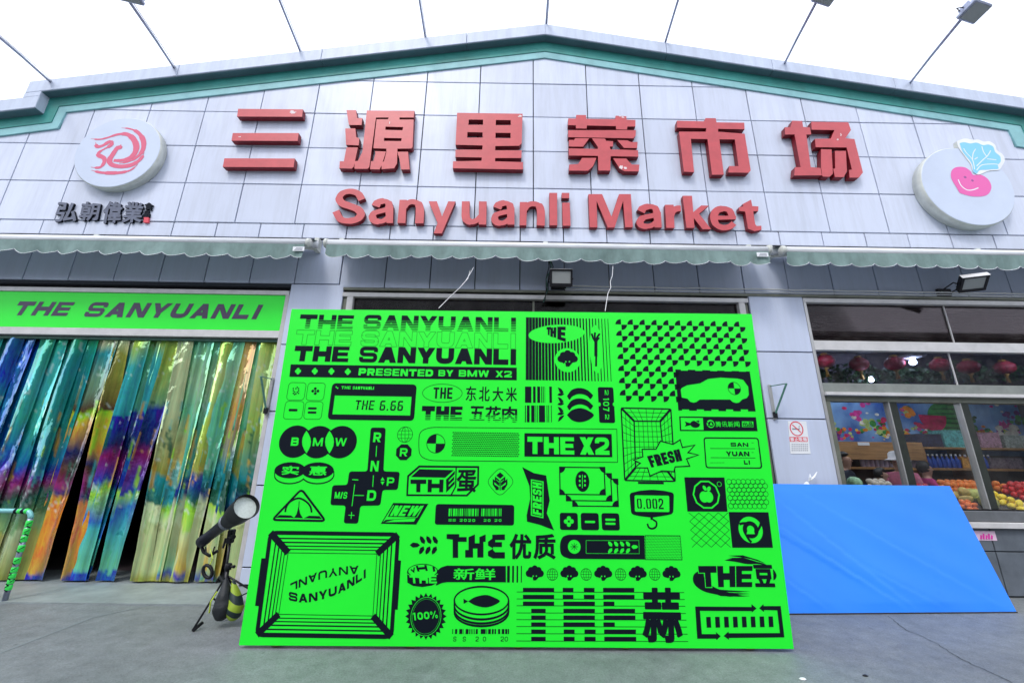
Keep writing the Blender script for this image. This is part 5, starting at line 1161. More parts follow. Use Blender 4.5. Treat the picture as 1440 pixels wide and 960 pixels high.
for x in (135, 175, 215, 255): leafs((x+12, 182), -125, 44, 12, 0); leafs((x+12, 192), 125, 44, 12, 0)
leafs((276, 184), 0, 48, 14, 0); fl('printed_emblem')
a, b, e, f = A.frame(370, 107, 618, 270)
for i in range(24):
    for j in range(15):
        x = a+(e-a)*(i+.5*(j % 2))/24; y = b+(f-b)*(j+.5)/15; s = (e-a)/24*.42; A.L.append(([(x-s, y-s*.5), (x+s*.4, y-s*.3), (x+s, y+s*.5), (x-s*.4, y+s*.3)], 1))
A.line([(370, 107), (606, 109), (620, 272), (372, 270)], 3, closed=True); fl('printed_halftone')
A.Z(560, 730, 4.8)
A.P([(262, 345), (290, 322), (330, 310), (726, 313), (727, 423), (330, 422), (295, 428), (255, 445)])
for x0, x1 in ((735, 753), (769, 781), (799, 809), (828, 834)): A.box(x0, 312, x1, 424)
A.cjk('新', 375, 330, 512, 404, .03, 0); A.cjk('鲜', 520, 331, 655, 405, .03, 0)
A.ell(165, 352, 105, 49); A.P([(60, 352), (270, 352), (266, 425), (225, 445), (165, 455), (100, 447), (62, 425)]); A.ell(165, 347, 97, 40, 0); 
A.txtZ('H', [(118, 312), (190, 306), (200, 345), (130, 350)], .4, 1); A.line([(238, 318), (243, 350)], 14); A.line([(85, 335), (105, 352), (108, 322)], 8)
A.txtZ('THE', [(75, 374), (258, 374), (262, 430), (80, 430)], .3, 0, .1); A.line([(62, 365), (100, 385), (165, 392), (230, 385), (268, 365)], 5, 0, sm=True); fl('printed_emblem')
A.Z(0, 0, 1)
for x in (752, 800.6, 848.2, 896.7, 944.2): broc(x, 805.7+(x-752)*.004, .22)
for x in (776.7, 824.2, 872.7, 920.6): globe(x, 807, 7.4, .6)
fl('printed_pattern')
A.Z(560, 730, 4.8)
pts = []
for k in range(48):
    a_ = 2*pi*k/48; r = 158 if k % 2 == 0 else 132; pts.append((187+r*cos(a_)*.88, 652+r*sin(a_)))
A.P(pts); A.ring(187, 652, 102, 114, 4, 0); A.ring(187, 652, 92, 103, 2, 0); A.txtZ('100%', [(98, 628), (262, 614), (268, 664), (104, 680)], .24, 0, .16); fl('printed_emblem')
for dy in (80, 62, 35, 0):
    A.ell(562, 545+dy, 188, 88, 1, n=40); 
    if dy == 80: A.P([(374, 545), (750, 545), (750, 625), (374, 625)])
    A.ell(562, 545+dy-(3 if dy else 0), 178, 77, 0, n=40)
    if dy: A.P([(376, 545), (384, 545), (384, 545+dy), (376, 545+dy)]); A.P([(740, 545), (748, 545), (748, 545+dy), (740, 545+dy)])
A.P(smooth([(472, 551), (520, 522), (590, 508), (640, 522), (686, 550), (640, 580), (585, 592), (520, 578), (472, 551)])); A.P([(472, 551), (440, 533), (442, 568)]); fl('printed_emblem')
for x0, x1 in ((365, 370), (384, 398), (412, 432), (436, 440), (455, 474), (480, 486), (492, 496), (502, 506), (512, 516), (524, 537), (557, 590), (596, 600), (607, 625), (632, 644), (650, 660), (674, 688), (699, 716), (722, 736), (740, 748)): A.box(x0, 738, x1, 771)
for c, x0, x1 in (('S', 372, 392), ('S', 436, 456), ('2', 523, 543), ('0', 572, 592), ('20', 692, 740)): A.txt(c, x0, 789, x1, 821, .13, 1, 0, .3)
fl('printed_barcode')
A.Z(0, 0, 1)
ys = [831.6, 841.4, 850.9, 861, 870.4, 880.1, 890.1, 900.4]; T = [(735.4, 779.2)]*3+[(747, 767.3)]*5
for i, y in enumerate(ys):
    A.line([(726.7-.1*i, y), (962+i*.8, y+.8)], .7)
    h = 5.8
    def bar(x0, x1): A.P([(x0, y-h), (x1, y-h+.15), (x1, y+.2), (x0, y+.1)])
    bar(*T[i])
    if i in (0, 1): bar(791.3, 806.3); bar(821, 836)
    elif i in (6, 7): bar(792.7, 808); bar(821.9, 837.5)
    else: bar(792.3, 836.5)
    if i in (2, 5): bar(848.5, 863.5+i*.2)
    else: bar(848+i*.25, 891.8+i*.4)
A.cjkq('蒜', [A.q(905, 828), A.q(955, 828), A.q(958, 901), A.q(906, 900)], .035, 1); fl('printed_lettering')
A.Z(830, 730, 4.8)
A.P(smooth([(905, 275), (960, 262), (1030, 265), (1100, 280), (1180, 300), (1230, 330), (1256, 370), (1250, 400), (1225, 415)])+smooth([(1225, 415), (1235, 370), (1200, 320), (1140, 300), (1060, 300), (980, 285), (905, 275)]))
for yy in (243, 258): A.P([(930, yy), (1030, yy-2), (1130, yy+28), (1180, 295), (1080, yy+22), (1010, yy+10)])
A.P(smooth([(725, 350), (700, 370), (693, 410), (715, 450), (770, 485), (850, 505), (940, 520)])+smooth([(1040, 515), (930, 490), (850, 462), (800, 430), (770, 390), (762, 350), (725, 350)]))
for yy in (485, 500, 515): A.P([(840, yy-15), (940, yy-8), (1080, yy), (1000, yy+5), (880, yy)])
Q = [A.q(728, 313), A.q(1095, 313), A.q(1092, 455), A.q(742, 455)]; h = Q[0][1]-Q[3][1]; w = Q[1][0]-Q[0][0]; pl = [[A.bil(Q, p) for p in q_] for q_ in block('THE', w/h, .32, .05)]
A.add(dilate(pl, .006), 0); A.add(pl, 1)
A.P([(1105, 305), (1232, 305), (1238, 455), (1122, 455)], 0); A.cjk('豆', 1112, 312, 1232, 448, .055); fl('printed_emblem')
A.P([(708, 586), (1088, 589), (1088, 570), (1122, 599), (1090, 626), (1090, 617), (740, 615), (753, 772), (850, 772), (848, 758), (880, 786), (852, 812), (850, 803), (722, 803)])
A.P([(1285, 583), (1170, 583), (1168, 570), (1140, 598), (1172, 622), (1172, 610), (1262, 612), (1280, 765), (935, 766), (932, 755), (900, 785), (936, 810), (935, 798), (1310, 794)])
for k in range(8): x = 782+k*60; A.P([(x, 656-k*.5), (x+30, 656-k*.5), (x+35, 728-k*.6), (x+4, 729-k*.6)])
fl('printed_emblem')

# ================================================================== BLUE SHEET ON A PANEL LEANING AGAINST THE SILL
bl, brr = G(1060, 864), G(1430, 861); tr_ = W(1335.5, 683, 4.90); tl_ = W(1040, 679.5, 4.90)
bs = thing('blue_panel', 'bright blue wrinkled sheet on a panel leaning against the shop sill', 'panel', (bl+brr)/2)
NX, NZ = 110, 70; vs = []; fs = []
nB = ((brr-bl).cross(tl_-bl)).normalized()
if nB.y > 0: nB = -nB
creases = [((.10, .98), (.62, .02), .10, .010), ((.16, .62), (.60, .0), .07, .012), ((.0, .43), (.30, .0), .05, .011), ((.30, .9), (.95, .05), .16, .006), ((.0, .75), (.42, .22), .08, -.008), ((.45, .35), (.75, .0), .06, .006), ((.70, .0), (.78, .5), .05, .004)]
for j in range(NZ+1):
    for i in range(NX+1):
        u, v = i/NX, j/NZ; p = (bl.lerp(brr, u)).lerp(tl_.lerp(tr_, u), v); d = .004
        for (x0, y0), (x1, y1), w, h in creases:
            dx, dy = x1-x0, y1-y0; L2 = dx*dx+dy*dy; t = max(0, min(1, ((u-x0)*dx+(v-y0)*dy)/L2)); ds = ((u-x0)*dy-(v-y0)*dx)/math.sqrt(L2)
            dist = math.hypot(u-x0-dx*t, v-y0-dy*t); sgn = 1 if ds > 0 else -1
            d += .7*h*math.exp(-(dist/w)**2)*(1+.5*sgn*math.exp(-(dist/(w*.3))**2))*(.5+.5*sin(pi*min(1, t*1.1)))
        d += .0025*sin(u*23+v*9)*sin(v*11-u*4); d = max(d, -.012)
        edge = min(1, u*14, (1-u)*14, v*14, (1-v)*14); vs.append(p+nB*(d*edge+.002))
for j in range(NZ):
    for i in range(NX): a = j*(NX+1)+i; fs.append((a, a+1, a+NX+2, a+NX+1))
mesh('blue_sheet', vs, fs, M_blue, bs, True)
bk = [bl, brr, tr_, tl_]; vs = [p-nB*.06 for p in bk]+[p-nB*.08 for p in bk]
mesh('panel_core', vs, [(0, 1, 2, 3), (7, 6, 5, 4), (0, 4, 5, 1), (1, 5, 6, 2), (2, 6, 7, 3), (3, 7, 4, 0)], M_khaki, bs)
tube('edge_strip', [bl+nB*.004+Vector((0, 0, .004)), brr+nB*.004+Vector((0, 0, .004))], .006, M_blackm, bs, 6)
for u in (.3, .7):
    p = tl_.lerp(tr_, u)
# little clear bag tied behind the panel, against the pier
cb = thing('plastic_bag', 'small knotted clear plastic bag poking up behind the blue sheet against the pier', 'bag', W(1137, 682, 4.93))
lathe('bag_body', [(0, .05), (.05, .045), (.09, .02), (.105, .008)], W(1134, 690, 4.93), (.25, 0, 1), M_plastic, cb, 9, False)
for a in ((1149, 663), (1139, 666)): tube('bag_handle', [W(1138, 676, 4.93), W((1138+a[0])/2+1, 671, 4.92), W(*a, 4.93)], [.010, .014, .004], M_plastic, cb, 6)

# ================================================================== STUDIO LIGHT ON A STAND, LEFT OF THE BOARD
YS = 4.02
st = thing('studio_light', 'black snoot studio light tilted on a stand left of the green board', 'studio light', (W(322, 868, YS).x, YS, 0))
ps = W(318, 812, YS); pt = W(324, 758, YS); base = Vector((ps.x, YS, 0))
tube('stand_column', [base+Vector((0, 0, .10)), Vector((pt.x, YS, pt.z))], .011, M_blackm, st, 8)
tube('stand_column_lower', [base+Vector((0, 0, .06)), base+Vector((0, 0, .42))], .0165, M_blackm, st, 10)
lathe('locking_collar', [(0, .02), (.005, .028), (.05, .028), (.055, .02)], base+Vector((0, 0, .40)), (0, 0, 1), M_black, st, 12)
tube('knob', [base+Vector((0, 0, .43)), base+Vector((.06, -.01, .43))], [.006, .014], M_black, st, 8)
f1 = G(270.5, 888); 
for q in (f1, Vector((base.x+.40, base.y+.30, 0)), Vector((base.x-.12, base.y+.52, 0))):
    tube('leg', [base+Vector((0, 0, .36)), q+Vector((0, 0, .012))], .0085, M_blackm, st, 8)
    tube('leg_brace', [base+Vector((0, 0, .13)), base.lerp(q, .42)+Vector((0, 0, .21))], .006, M_blackm, st, 6)
    tube('foot', [q+Vector((0, 0, .008)), q+(base-q).normalized()*.07+Vector((0, 0, .045))], .013, M_black, st, 8)
A0 = W(283, 762, YS+.10); A1 = W(346.5, 712, YS-.28); ax = (A1-A0).normalized(); LL = (A1-A0).length
lathe('lamp_body', [(0, .035), (.012, .05), (LL*.12, .048), (LL*.13, .043), (LL*.56, .050), (LL*.57, .056)], A0, ax, mat('lamp_body_navy', (.007, .009, .018), .45, spec=.25, noise=(14, .3)), st, 28)
lathe('focus_ring', [(LL*.57, .060), (LL*.575, .066), (LL*.61, .066), (LL*.615, .060)], A0, ax, mat('ring_grey', (.18, .2, .24), .4, .4), st, 28)
rim = .102; a_ = ax.orthogonal().normalized(); b_ = ax.cross(a_); prof = [(LL*.615, .062), (LL*.80, .092), (LL*.83, .095), (LL, rim), (LL+.004, rim+.004), (LL+.004, rim-.002), (LL-.004, rim-.006), (LL*.83, .086), (LL*.78, .080)]
vs = []; fs = []; n = 36
for d, r in prof:
    for k in range(n): vs.append(A0+ax*d+(a_*cos(2*pi*k/n)+b_*sin(2*pi*k/n))*r)
for i in range(len(prof)-1):
    for k in range(n): fs.append((i*n+k, i*n+(k+1) % n, (i+1)*n+(k+1) % n, (i+1)*n+k))
mesh('reflector_cone', vs, fs, mat('cone_grey_black', (.008, .010, .012), .5, spec=.25, noise=(20, .3)), st, True)
M_diff = mat('diffuser', (.80, .90, .86), .5, noise=(70, .15)); lathe('diffuser', [(LL*.955, .0), (LL*.962, .0945)], A0, ax, M_diff, st, 30, False)
tube('handle_grip', [A0+Vector((.0, 0, -.02)), A0+Vector((.04, 0, -.08)), A0+Vector((.10, 0, -.11)), A0+Vector((.16, 0, -.07))], .014, M_black, st, 8)
mid_ = A0+ax*LL*.45
box('tilt_bracket', pt.x-.022, pt.x+.022, YS-.03, YS+.03, pt.z-.03, mid_.z-.03, M_black, st, .006)
tube('tilt_knob', [Vector((pt.x, YS-.03, pt.z+.03)), Vector((pt.x+.065, YS-.06, pt.z+.03))], [.012, .018], M_black, st, 8)
tube('tilt_lever', [Vector((pt.x-.04, YS, pt.z+.01)), Vector((pt.x-.045, YS-.01, pt.z-.07))], .010, M_black, st, 6)
tube('hanging_cord', [A0+ax*.08+Vector((.06, 0, -.08)), W(299, 785, YS), W(294, 796, YS)], .004, M_yel, st, 5)
tube('power_cord', [A0+ax*.02+Vector((.02, .03, -.05)), W(290, 778, YS+.05), W(298, 780, YS+.05), W(302, 768, YS+.05)], .007, M_black, st, 6)
# clamp hanging on the cord
hc = W(292, 803, YS); vs = []
pth = [hc+Vector((.035*cos(t)*1.0, 0, .055*sin(t)+.0)) for t in [i*2*pi/14 for i in range(14)]]
rr_ = Matrix.Rotation(radians(-35), 4, 'Y')
pth = [hc+rr_ @ (p-hc) for p in pth]
tag(tube('cord_loop', pth+[pth[0], pth[1]], .014, M_black, None, 8), 'black coiled cable loop dangling under the studio light', 'cable')
# striped sandbag saddled on the legs
sg = thing('sandbag', 'black and reflective yellow striped sandbag slumped on the legs of the light stand', 'sandbag', (base.x, base.y-.05, .1))
def lobe(name, c, r, mt, seed, top):
    bm = bmesh.new(); bmesh.ops.create_uvsphere(bm, u_segments=24, v_segments=16, radius=1); rr = random.Random(seed); p1, p2 = rr.random()*6, rr.random()*6
    for v in bm.verts:
        x, y, z = v.co; k = 1-.45*max(0, z)**1.3; sq = (abs(x)**2.6+abs(y)**2.6+abs(z)**2.6)**(-1/2.6) if (x or y or z) else 1
        sq = .55*sq+.45; w = 1+.05*sin(5*x+p1)*sin(6*z+p2)+.04*sin(9*z+4*y)
        v.co = Vector((x*r[0]*k*sq*w, y*r[1]*k*sq*w, z*r[2]*sq))
        if z > 0: v.co += (top-c)*(z**2)*.5
        v.co += c
    return frombm(name, bm, mt, sg, True)
tp = base+Vector((.0, -.03, .34))
cL = W(314, 851, YS-.1); cR = W(331, 853, YS-.08)
lobe('bag_pouch', cL, (.068, .072, .110), M_bag, 1, tp)
M_stripe = bpy.data.materials.new('hazard_stripe'); M_stripe.use_nodes = True; n = M_stripe.node_tree.nodes; l = M_stripe.node_tree.links
g = n.new('ShaderNodeNewGeometry'); mp = n.new('ShaderNodeMapping'); mp.inputs['Rotation'].default_value = (0, radians(-28), 0); l.new(g.outputs['Position'], mp.inputs[0])
wv = n.new('ShaderNodeTexWave'); wv.bands_direction = 'Z'; wv.inputs['Scale'].default_value = 3.6; wv.inputs['Distortion'].default_value = .6; l.new(mp.outputs[0], wv.inputs[0])
rp = n.new('ShaderNodeValToRGB'); rp.color_ramp.elements[0].position = .46; rp.color_ramp.elements[0].color = (.012, .03, .03, 1); rp.color_ramp.elements[1].position = .5; rp.color_ramp.elements[1].color = (.30, .44, .03, 1); l.new(wv.outputs['Fac'], rp.inputs[0]); l.new(rp.outputs[0], n['Principled BSDF'].inputs['Base Color']); n['Principled BSDF'].inputs['Roughness'].default_value = .55
lobe('striped_pouch', cR, (.058, .066, .100), M_stripe, 2, tp+Vector((.02, 0, 0)))
tube('handle_strap', [tp+Vector((-.04, -.03, -.02)), tp+Vector((-.01, -.05, .03)), tp+Vector((.05, -.04, -.03))], .012, M_bag, sg, 6)
tube('piping', [cL+Vector((-.08, -.04, -.04)), cL+Vector((-.065, -.07, .05)), cL+Vector((-.03, -.07, .12))], .006, M_yel, sg, 6)

# ================================================================== TAPED BARRIER POST, FAR LEFT
b0 = G(6, 846); pz = W(39, 718, b0.y).z
bp_ = thing('barrier_rail', 'metal crowd barrier rail wrapped in green printed tape at the left edge', 'barrier', b0)
c0 = Vector((b0.x, b0.y, 0))
tube('post', [c0, c0+Vector((0, 0, pz-.07))], .0215, M_steel, bp_, 12)
bend = [c0+Vector((-.07+.07*cos(a), 0, pz-.07+.07*sin(a))) for a in [radians(k*15) for k in range(7)]]
tube('top_rail', bend+[c0+Vector((-1.6, 0, pz-.005))], .0215, mat('rail_pale', (.22, .55, .55), .4, .2), bp_, 12)
tube('far_post', [c0+Vector((-1.55, 0, 0)), c0+Vector((-1.55, 0, pz))], .0215, M_steel, bp_, 12)
rt_ = random.Random(4); z = .10
while z < pz-.10:
    h = rt_.uniform(.035, .06); tl = rt_.uniform(-.3, .3)
    lathe('tape_wrap', [(0, .0228), (.004, .025), (h, .0252), (h+.004, .0228)], c0+Vector((0, 0, z)), (tl*.12, 0, 1), M_tapeg, bp_, 14)
    for k in range(2):
        a0 = rt_.uniform(-2.6, -1.0); pl = [(c0+Vector((.0262*cos(a0+i*.3), .0262*sin(a0+i*.3), z+h*.25+.012*k+ i*.005*(1 if k else -1)))) for i in range(5)]
        tube('tape_mark', pl, .0035, M_ink, bp_, 4)
    z += h+rt_.choice((.012, .03, .05))
for k in range(7):
    xx = c0.x-.04-.035*k
    if k < 4: lathe('tape_wrap', [(0, .0228), (.003, .0252), (.026, .025), (.029, .0228)], (xx, c0.y, pz-.004), (-1, 0, .1), M_tapeg if k % 2 == 0 else M_ink, bp_, 14)

# ================================================================== SMALL THINGS ON THE WALL
def bracket(pts, label):
    """pts: top of channel, bottom of channel, tip"""
    a, b, tip = [W(p[0], p[1], D) for p in pts]; t = thing('wall_bracket', label, 'bracket', (a.x, D, b.z))
    box('channel', a.x-.018, a.x+.018, D-.022, D-.001, b.z, a.z, M_alu, t, .002)
    T = W(*pts[2], D-.22); T.x = W(*pts[2], D-.22).x
    tube('stay', [Vector((a.x, D-.02, a.z-.02)), T], .006, M_green2, t, 6); tube('arm', [Vector((b.x if False else a.x, D-.02, b.z+.05)), T], .012, M_green2, t, 6)
    box('hinge', a.x-.024, a.x+.024, D-.045, D-.02, b.z+.02, b.z+.09, M_blackm, t, .003)
bracket([(1081, 541), (1087, 590), (1106, 539)], 'triangular green metal bracket on the pier right of the green board')
bracket([(384, 531), (379, 584), (367, 529)], 'triangular green metal bracket on the pier left of the green board')
ns = thing('no_smoking_sign', 'white no smoking notice with a red ring on the pier right of the green board', 'sign', (3.44, D, 1.66))
uvn = planeY(D-.004); A = Art(uvn, lambda u, v, d: Vector((u, D-.0045-d, v)), ns); A.Z(1060, 530, 8)
q = [uvn(1060+p[0]/8, 530+p[1]/8) for p in ((385, 495), (590, 498), (640, 862), (415, 862))]
solid('plate', [(q, 1)], lambda u, v, d: Vector((u, D-d, v)), .0, .0045, M_white, M_cream, ns)
A.ring(480, 580, 70, 76, 12, 2); A.line([(432, 535), (530, 622)], 12, 2); A.box(432, 576, 515, 592, 1); A.line([(520, 575), (505, 560), (515, 545)], 5, 1); A.line([(432, 535), (530, 622)], 12, 2)
A.P([(400, 672), (603, 674), (606, 728), (405, 726)], 2)
for k, ch in enumerate('禁止吸烟'): A.cjk(ch, 412+k*47, 680, 452+k*47, 720, .03, 3)
for yy in (752, 775, 798, 820):
    for k in range(9): A.box(425+k*21, yy, 440+k*21, yy+9, 1)
A.flush('notice_print', {1: mat('grey_ink', (.25, .26, .3), .6), 2: M_seal, 3: M_white}, .001)
sk = thing('pink_sticker', 'small magenta sticker on the grey tiles just right of the blue sheet', 'sticker', W(1388, 753))
a = W(1372, 746, D-.004); b = W(1402, 759, D-.004)
box('sticker_paper', a.x-.05, b.x, D-.006, D-.003, b.z-.005, a.z, mat('sticker_pale', (.75, .55, .68), .6), sk)
M_mag = mat('magenta_ink', (.65, .02, .35), .5)
for k in range(5): tube('sticker_mark', [Vector((a.x+.03+k*.03, D-.0075, b.z+.01)), Vector((a.x+.045+k*.03, D-.0075, b.z+.05+.015*(k % 2)))], .009, M_mag, sk, 5)

# ================================================================== INSIDE THE FRUIT SHOP
def inst(name, me, loc, parent=None, rot=(0, 0, 0), sc=(1, 1, 1)):
    o = bpy.data.objects.new(name, me); C.objects.link(o); o.location = loc; o.rotation_euler = rot; o.scale = sc
    if parent is not None: o.parent = parent; o.matrix_parent_inverse = Matrix.Translation(-parent.location) if parent.type == 'EMPTY' else Matrix.Identity(4)
    return o
# fruit mural on the back wall, printed in three tall sheets
mu = thing('fruit_mural', 'long printed mural of fruit on blue across the back wall of the shop', 'mural', (6.5, 7.55, 2.2))
YM = 7.55
def mural_mat():
    m = bpy.data.materials.new('mural_sky'); m.use_nodes = True; n = m.node_tree.nodes; l = m.node_tree.links; b = n['Principled BSDF']; g = n.new('ShaderNodeNewGeometry')
    t = n.new('ShaderNodeTexNoise'); t.inputs['Scale'].default_value = 1.8; t.inputs['Detail'].default_value = 6; l.new(g.outputs['Position'], t.inputs[0]); r = n.new('ShaderNodeValToRGB'); r.color_ramp.elements[0].position = .38; r.color_ramp.elements[0].color = (.01, .06, .30, 1); r.color_ramp.elements[1].position = .68; r.color_ramp.elements[1].color = (.25, .45, .75, 1)
    l.new(t.outputs['Fac'], r.inputs[0]); l.new(r.outputs[0], b.inputs['Base Color']); b.inputs['Roughness'].default_value = .8; b.inputs['Specular IOR Level'].default_value = .1; return m
box('mural_sheet', 3.75, 9.35, YM, YM+.02, 1.55, W(1300, 545, YM).z, mural_mat(), mu)
A = Art(planeY(YM), lambda u, v, d: Vector((u, YM-d, v)), mu); rm = random.Random(9)
pal = {1: (.55, .02, .10), 2: (.05, .28, .06), 3: (.70, .22, .02), 4: (.75, .50, .05), 5: (.16, .03, .22), 6: (.45, .60, .20), 7: (.02, .12, .03), 8: (.75, .72, .65), 9: (.60, .05, .30)}
KM = {k: mat('mural_ink_%d' % k, v, .8, spec=.1, noise=(9, .6)) for k, v in pal.items()}
uvm = planeY(YM)
def blob(px, py, r, c, n=14, sq=1): 
    o = uvm(px, py); A.L.append(([(o[0]+r*cos(2*pi*k/n), o[1]+r*sq*sin(2*pi*k/n)) for k in range(n)], c))
for px in range(1135, 1560, 16):
    c0 = rm.choice((1, 2, 3, 4, 5, 6, 9, 2, 7, 5)); cx, cy = px+rm.uniform(-6, 6), 612-rm.random()**1.5*36
    for k in range(rm.randint(8, 16)): blob(cx+rm.gauss(0, 6), cy+rm.gauss(0, 4.5), rm.uniform(.025, .065), c0 if rm.random() < .75 else rm.choice((2, 7, 6, 8)), 9, rm.uniform(.6, 1))
for i in range(220): blob(1140+rm.random()*420, 602+rm.random()*16, rm.uniform(.018, .05), rm.choice((1, 2, 6, 3, 9, 8, 7, 4)), 8, rm.uniform(.5, 1))
for i in range(26): blob(1140+rm.random()*420, 566+rm.random()*18, rm.uniform(.02, .05), rm.choice((8, 9, 1)), 8, .6)
A.flush('mural_fruit', KM, .002)
# water melon with dark stripes and a red slice
o = uvm(1335, 585)
A.L.append(([(o[0]+.40*cos(2*pi*k/26), o[1]+.27*sin(2*pi*k/26)) for k in range(26)], 2))
for k in range(6):
    y0 = -.22+k*.085; w = .40*math.sqrt(max(0, 1-(y0/.27)**2)); A.L.append(([(o[0]-w, o[1]+y0), (o[0]-w*.3, o[1]+y0+.03), (o[0]+w*.4, o[1]+y0+.02), (o[0]+w, o[1]+y0-.01), (o[0]+w*.4, o[1]+y0-.012), (o[0]-w*.3, o[1]+y0)], 7))
o = uvm(1311, 586); A.L.append(([(o[0]-.25, o[1]+.04), (o[0]+.25, o[1]+.02)]+[(o[0]+.25*cos(-a), o[1]+.02+.28*sin(-a)) for a in [pi*k/12 for k in range(1, 12)]], 1))
o = uvm(1415, 606); 
for k in range(14): A.L.append(([(o[0]+.22*cos(k)*(.4+.6*rm.random())+.07*cos(2*pi*j/10), o[1]+.15*sin(k)*(.4+.6*rm.random())+.07*sin(2*pi*j/10)) for j in range(10)], rm.choice((8, 5, 9))))
A.flush('mural_melon', KM, .004)
# shelving under the mural
sv = thing('wall_shelving', 'wooden shelving along the back wall of the shop under the mural', 'shelving', (6.5, 7.3, 0))
SX = lambda px: W(px, 640, 7.05).x
z1 = W(1280, 628, 7.1).z; z2 = W(1280, 657, 7.1).z; zf0, zf1 = W(1220, 646, 7.03).z, W(1220, 621, 7.03).z
box('shelf_front', SX(1178), SX(1297), 7.0, 7.03, zf0, zf1, M_shelf, sv, .003); box('shelf_board', 3.95, 9.3, 7.02, 7.54, z1-.03, z1, M_shelf, sv)
box('shelf_board', 3.95, 9.3, 7.0, 7.54, z2-.035, z2, M_shelf, sv); box('shelf_board', 3.95, 9.3, 7.0, 7.54, .70, .73, M_shelf, sv)
for x in (3.95, SX(1299), SX(1372), 9.2): box('shelf_upright', x, x+.04, 7.05, 7.5, 0, z1, M_shelf, sv)
box('shelf_label', SX(1206), SX(1222), 6.990, 6.9995, zf1-.06, zf1-.01, M_white, sv)
# bottles (two kinds) and boxed goods on the shelves
def lathe_mesh(name, prof, mt, n=10):
    o = lathe(name, prof, (0, 0, 0), (0, 0, 1), mt, None, n); me = o.data; bpy.data.objects.remove(o); return me
M_bot = mat('bottle_lilac', (.45, .40, .55), .2); M_cap = mat('bottle_cap_white', (.8, .8, .82), .4); M_bot2 = mat('bottle_blue', (.03, .08, .40), .2)
bprof = [(0, .03), (.005, .034), (.13, .034), (.165, .012), (.19, .012)]
mb1, mb2, mcap = lathe_mesh('bottle', bprof, M_bot), lathe_mesh('bottle', bprof, M_bot2), lathe_mesh('cap', [(.19, .015), (.22, .014)], M_cap, 8)
def bottle(x, y, z, me, label, grp):
    t = thing('bottle', label, 'bottle', (x, y, z), grp); inst('bottle_body', me, (x, y, z), t); inst('cap', mcap, (x, y, z), t)
for k in range(13): bottle(SX(1214)+k*.078, 7.10, z2+.001, mb1, 'small lilac bottle with white cap in the row on the shop shelf', 'lilac bottles on the shelf')
for k in range(15): bottle(SX(1302)+k*.078, 7.10, z2+.001, mb2, 'small deep blue bottle in the row on the shop shelf right of the mullion', 'blue bottles on the shelf')
def cart(x0, x1, z0, h, col, label, nm='carton', y=7.05):
    m_ = mat(nm+'_print', col, .5, noise=(28, .8)); t = thing(nm, label, 'box', ((x0+x1)/2, y+.1, z0))
    box('box_body', x0, x1, y, y+.25, z0, z0+h, m_, t, .004); box('box_lid', x0-.004, x1+.004, y-.004, y+.254, z0+h, z0+h+.012, m_, t, .002)
cart(SX(1296), SX(1331), z1+.001, .20, (.02, .02, .06), 'dark patterned carton on the upper shop shelf, left of the teal one'); cart(SX(1334), SX(1372), z1+.001, .27, (.10, .40, .38), 'teal patterned carton on the upper shop shelf'); cart(SX(1386), SX(1414), z1+.001, .24, (.45, .25, .32), 'dusty pink carton on the upper shop shelf, right of the teal one'); cart(SX(1420), SX(1450), z1+.001, .20, (.30, .34, .30), 'pale grey-green carton at the right end of the upper shop shelf')
cart(SX(1352), SX(1376), z2+.001, .17, (.60, .28, .04), 'orange carton on the lower shop shelf'); cart(SX(1390), SX(1435), z2+.001, .16, (.16, .12, .14), 'dark brown carton at the right end of the lower shop shelf')
# ceiling tubes, the first two added to brighten the shop, and the bare bulb
for x, y, ln, lb in ((6.2, 5.6, .9, 'added tube brightening the shop over the melons, hidden high behind the upper beam'), (6.3, 6.7, .9, 'added unseen tube brightening the middle of the shop'),(4.45, 5.75, .5, 'short lit fluorescent tube on the shop ceiling at the left'), (7.9, 5.75, .9, 'lit fluorescent tube on the shop ceiling at the far right'), (4.75, 6.6, .45, 'lit fluorescent tube above the left end of the shelving')):
    zz = 3.32 if x in (6.2, 6.3) else W(1165, 491, y).z if y < 6 else W(1190, 561, y).z
    t = thing('ceiling_light', lb, 'light', (x, y, zz)); box('fitting', x-ln/2-.03, x+ln/2+.03, y-.04, y+.04, zz+.02, zz+.05, M_white, t); lathe('tube', [(0, .016), (ln, .016)], (x-ln/2, y, zz), (1, 0, 0), M_lamp, t, 10)
    tube('cord', [Vector((x, y, zz+.05)), Vector((x, y, 3.4))], .006, M_black, t, 5)
c = W(1285, 513, 6.0); t = thing('pendant_lamp', 'brightly lit round pendant lamp hanging among the lanterns', 'lamp', c)
lathe('bulb', [(0, .012), (.015, .035), (.04, .045), (.07, .035), (.10, .02)], c, (0, 0, 1), mat('bulb_glow', (1, 1, 1), .5, emit=((.72, .8, 1), 60)), t, 16)
lathe('shade', [(.10, .05), (.12, .16), (.135, .17)], c, (0, 0, 1), M_white, t, 18); tube('cord', [c+Vector((0, 0, .13)), Vector((c.x, c.y, 3.4))], .006, M_black, t, 5)
c = W(1226, 537, 6.2); t = thing('pendant_lamp', 'smaller lit lamp low in the transom, left of the bright pendant', 'lamp', c)
lathe('bulb', [(0, .012), (.015, .03), (.03, .035), (.08, .02)], c, (0, 0, 1), mat('bulb_glow_small', (1, 1, 1), .5, emit=((.75, .82, 1), 45)), t, 14); tube('cord', [c+Vector((0, 0, .08)), Vector((c.x, c.y, 3.4))], .006, M_black, t, 5)
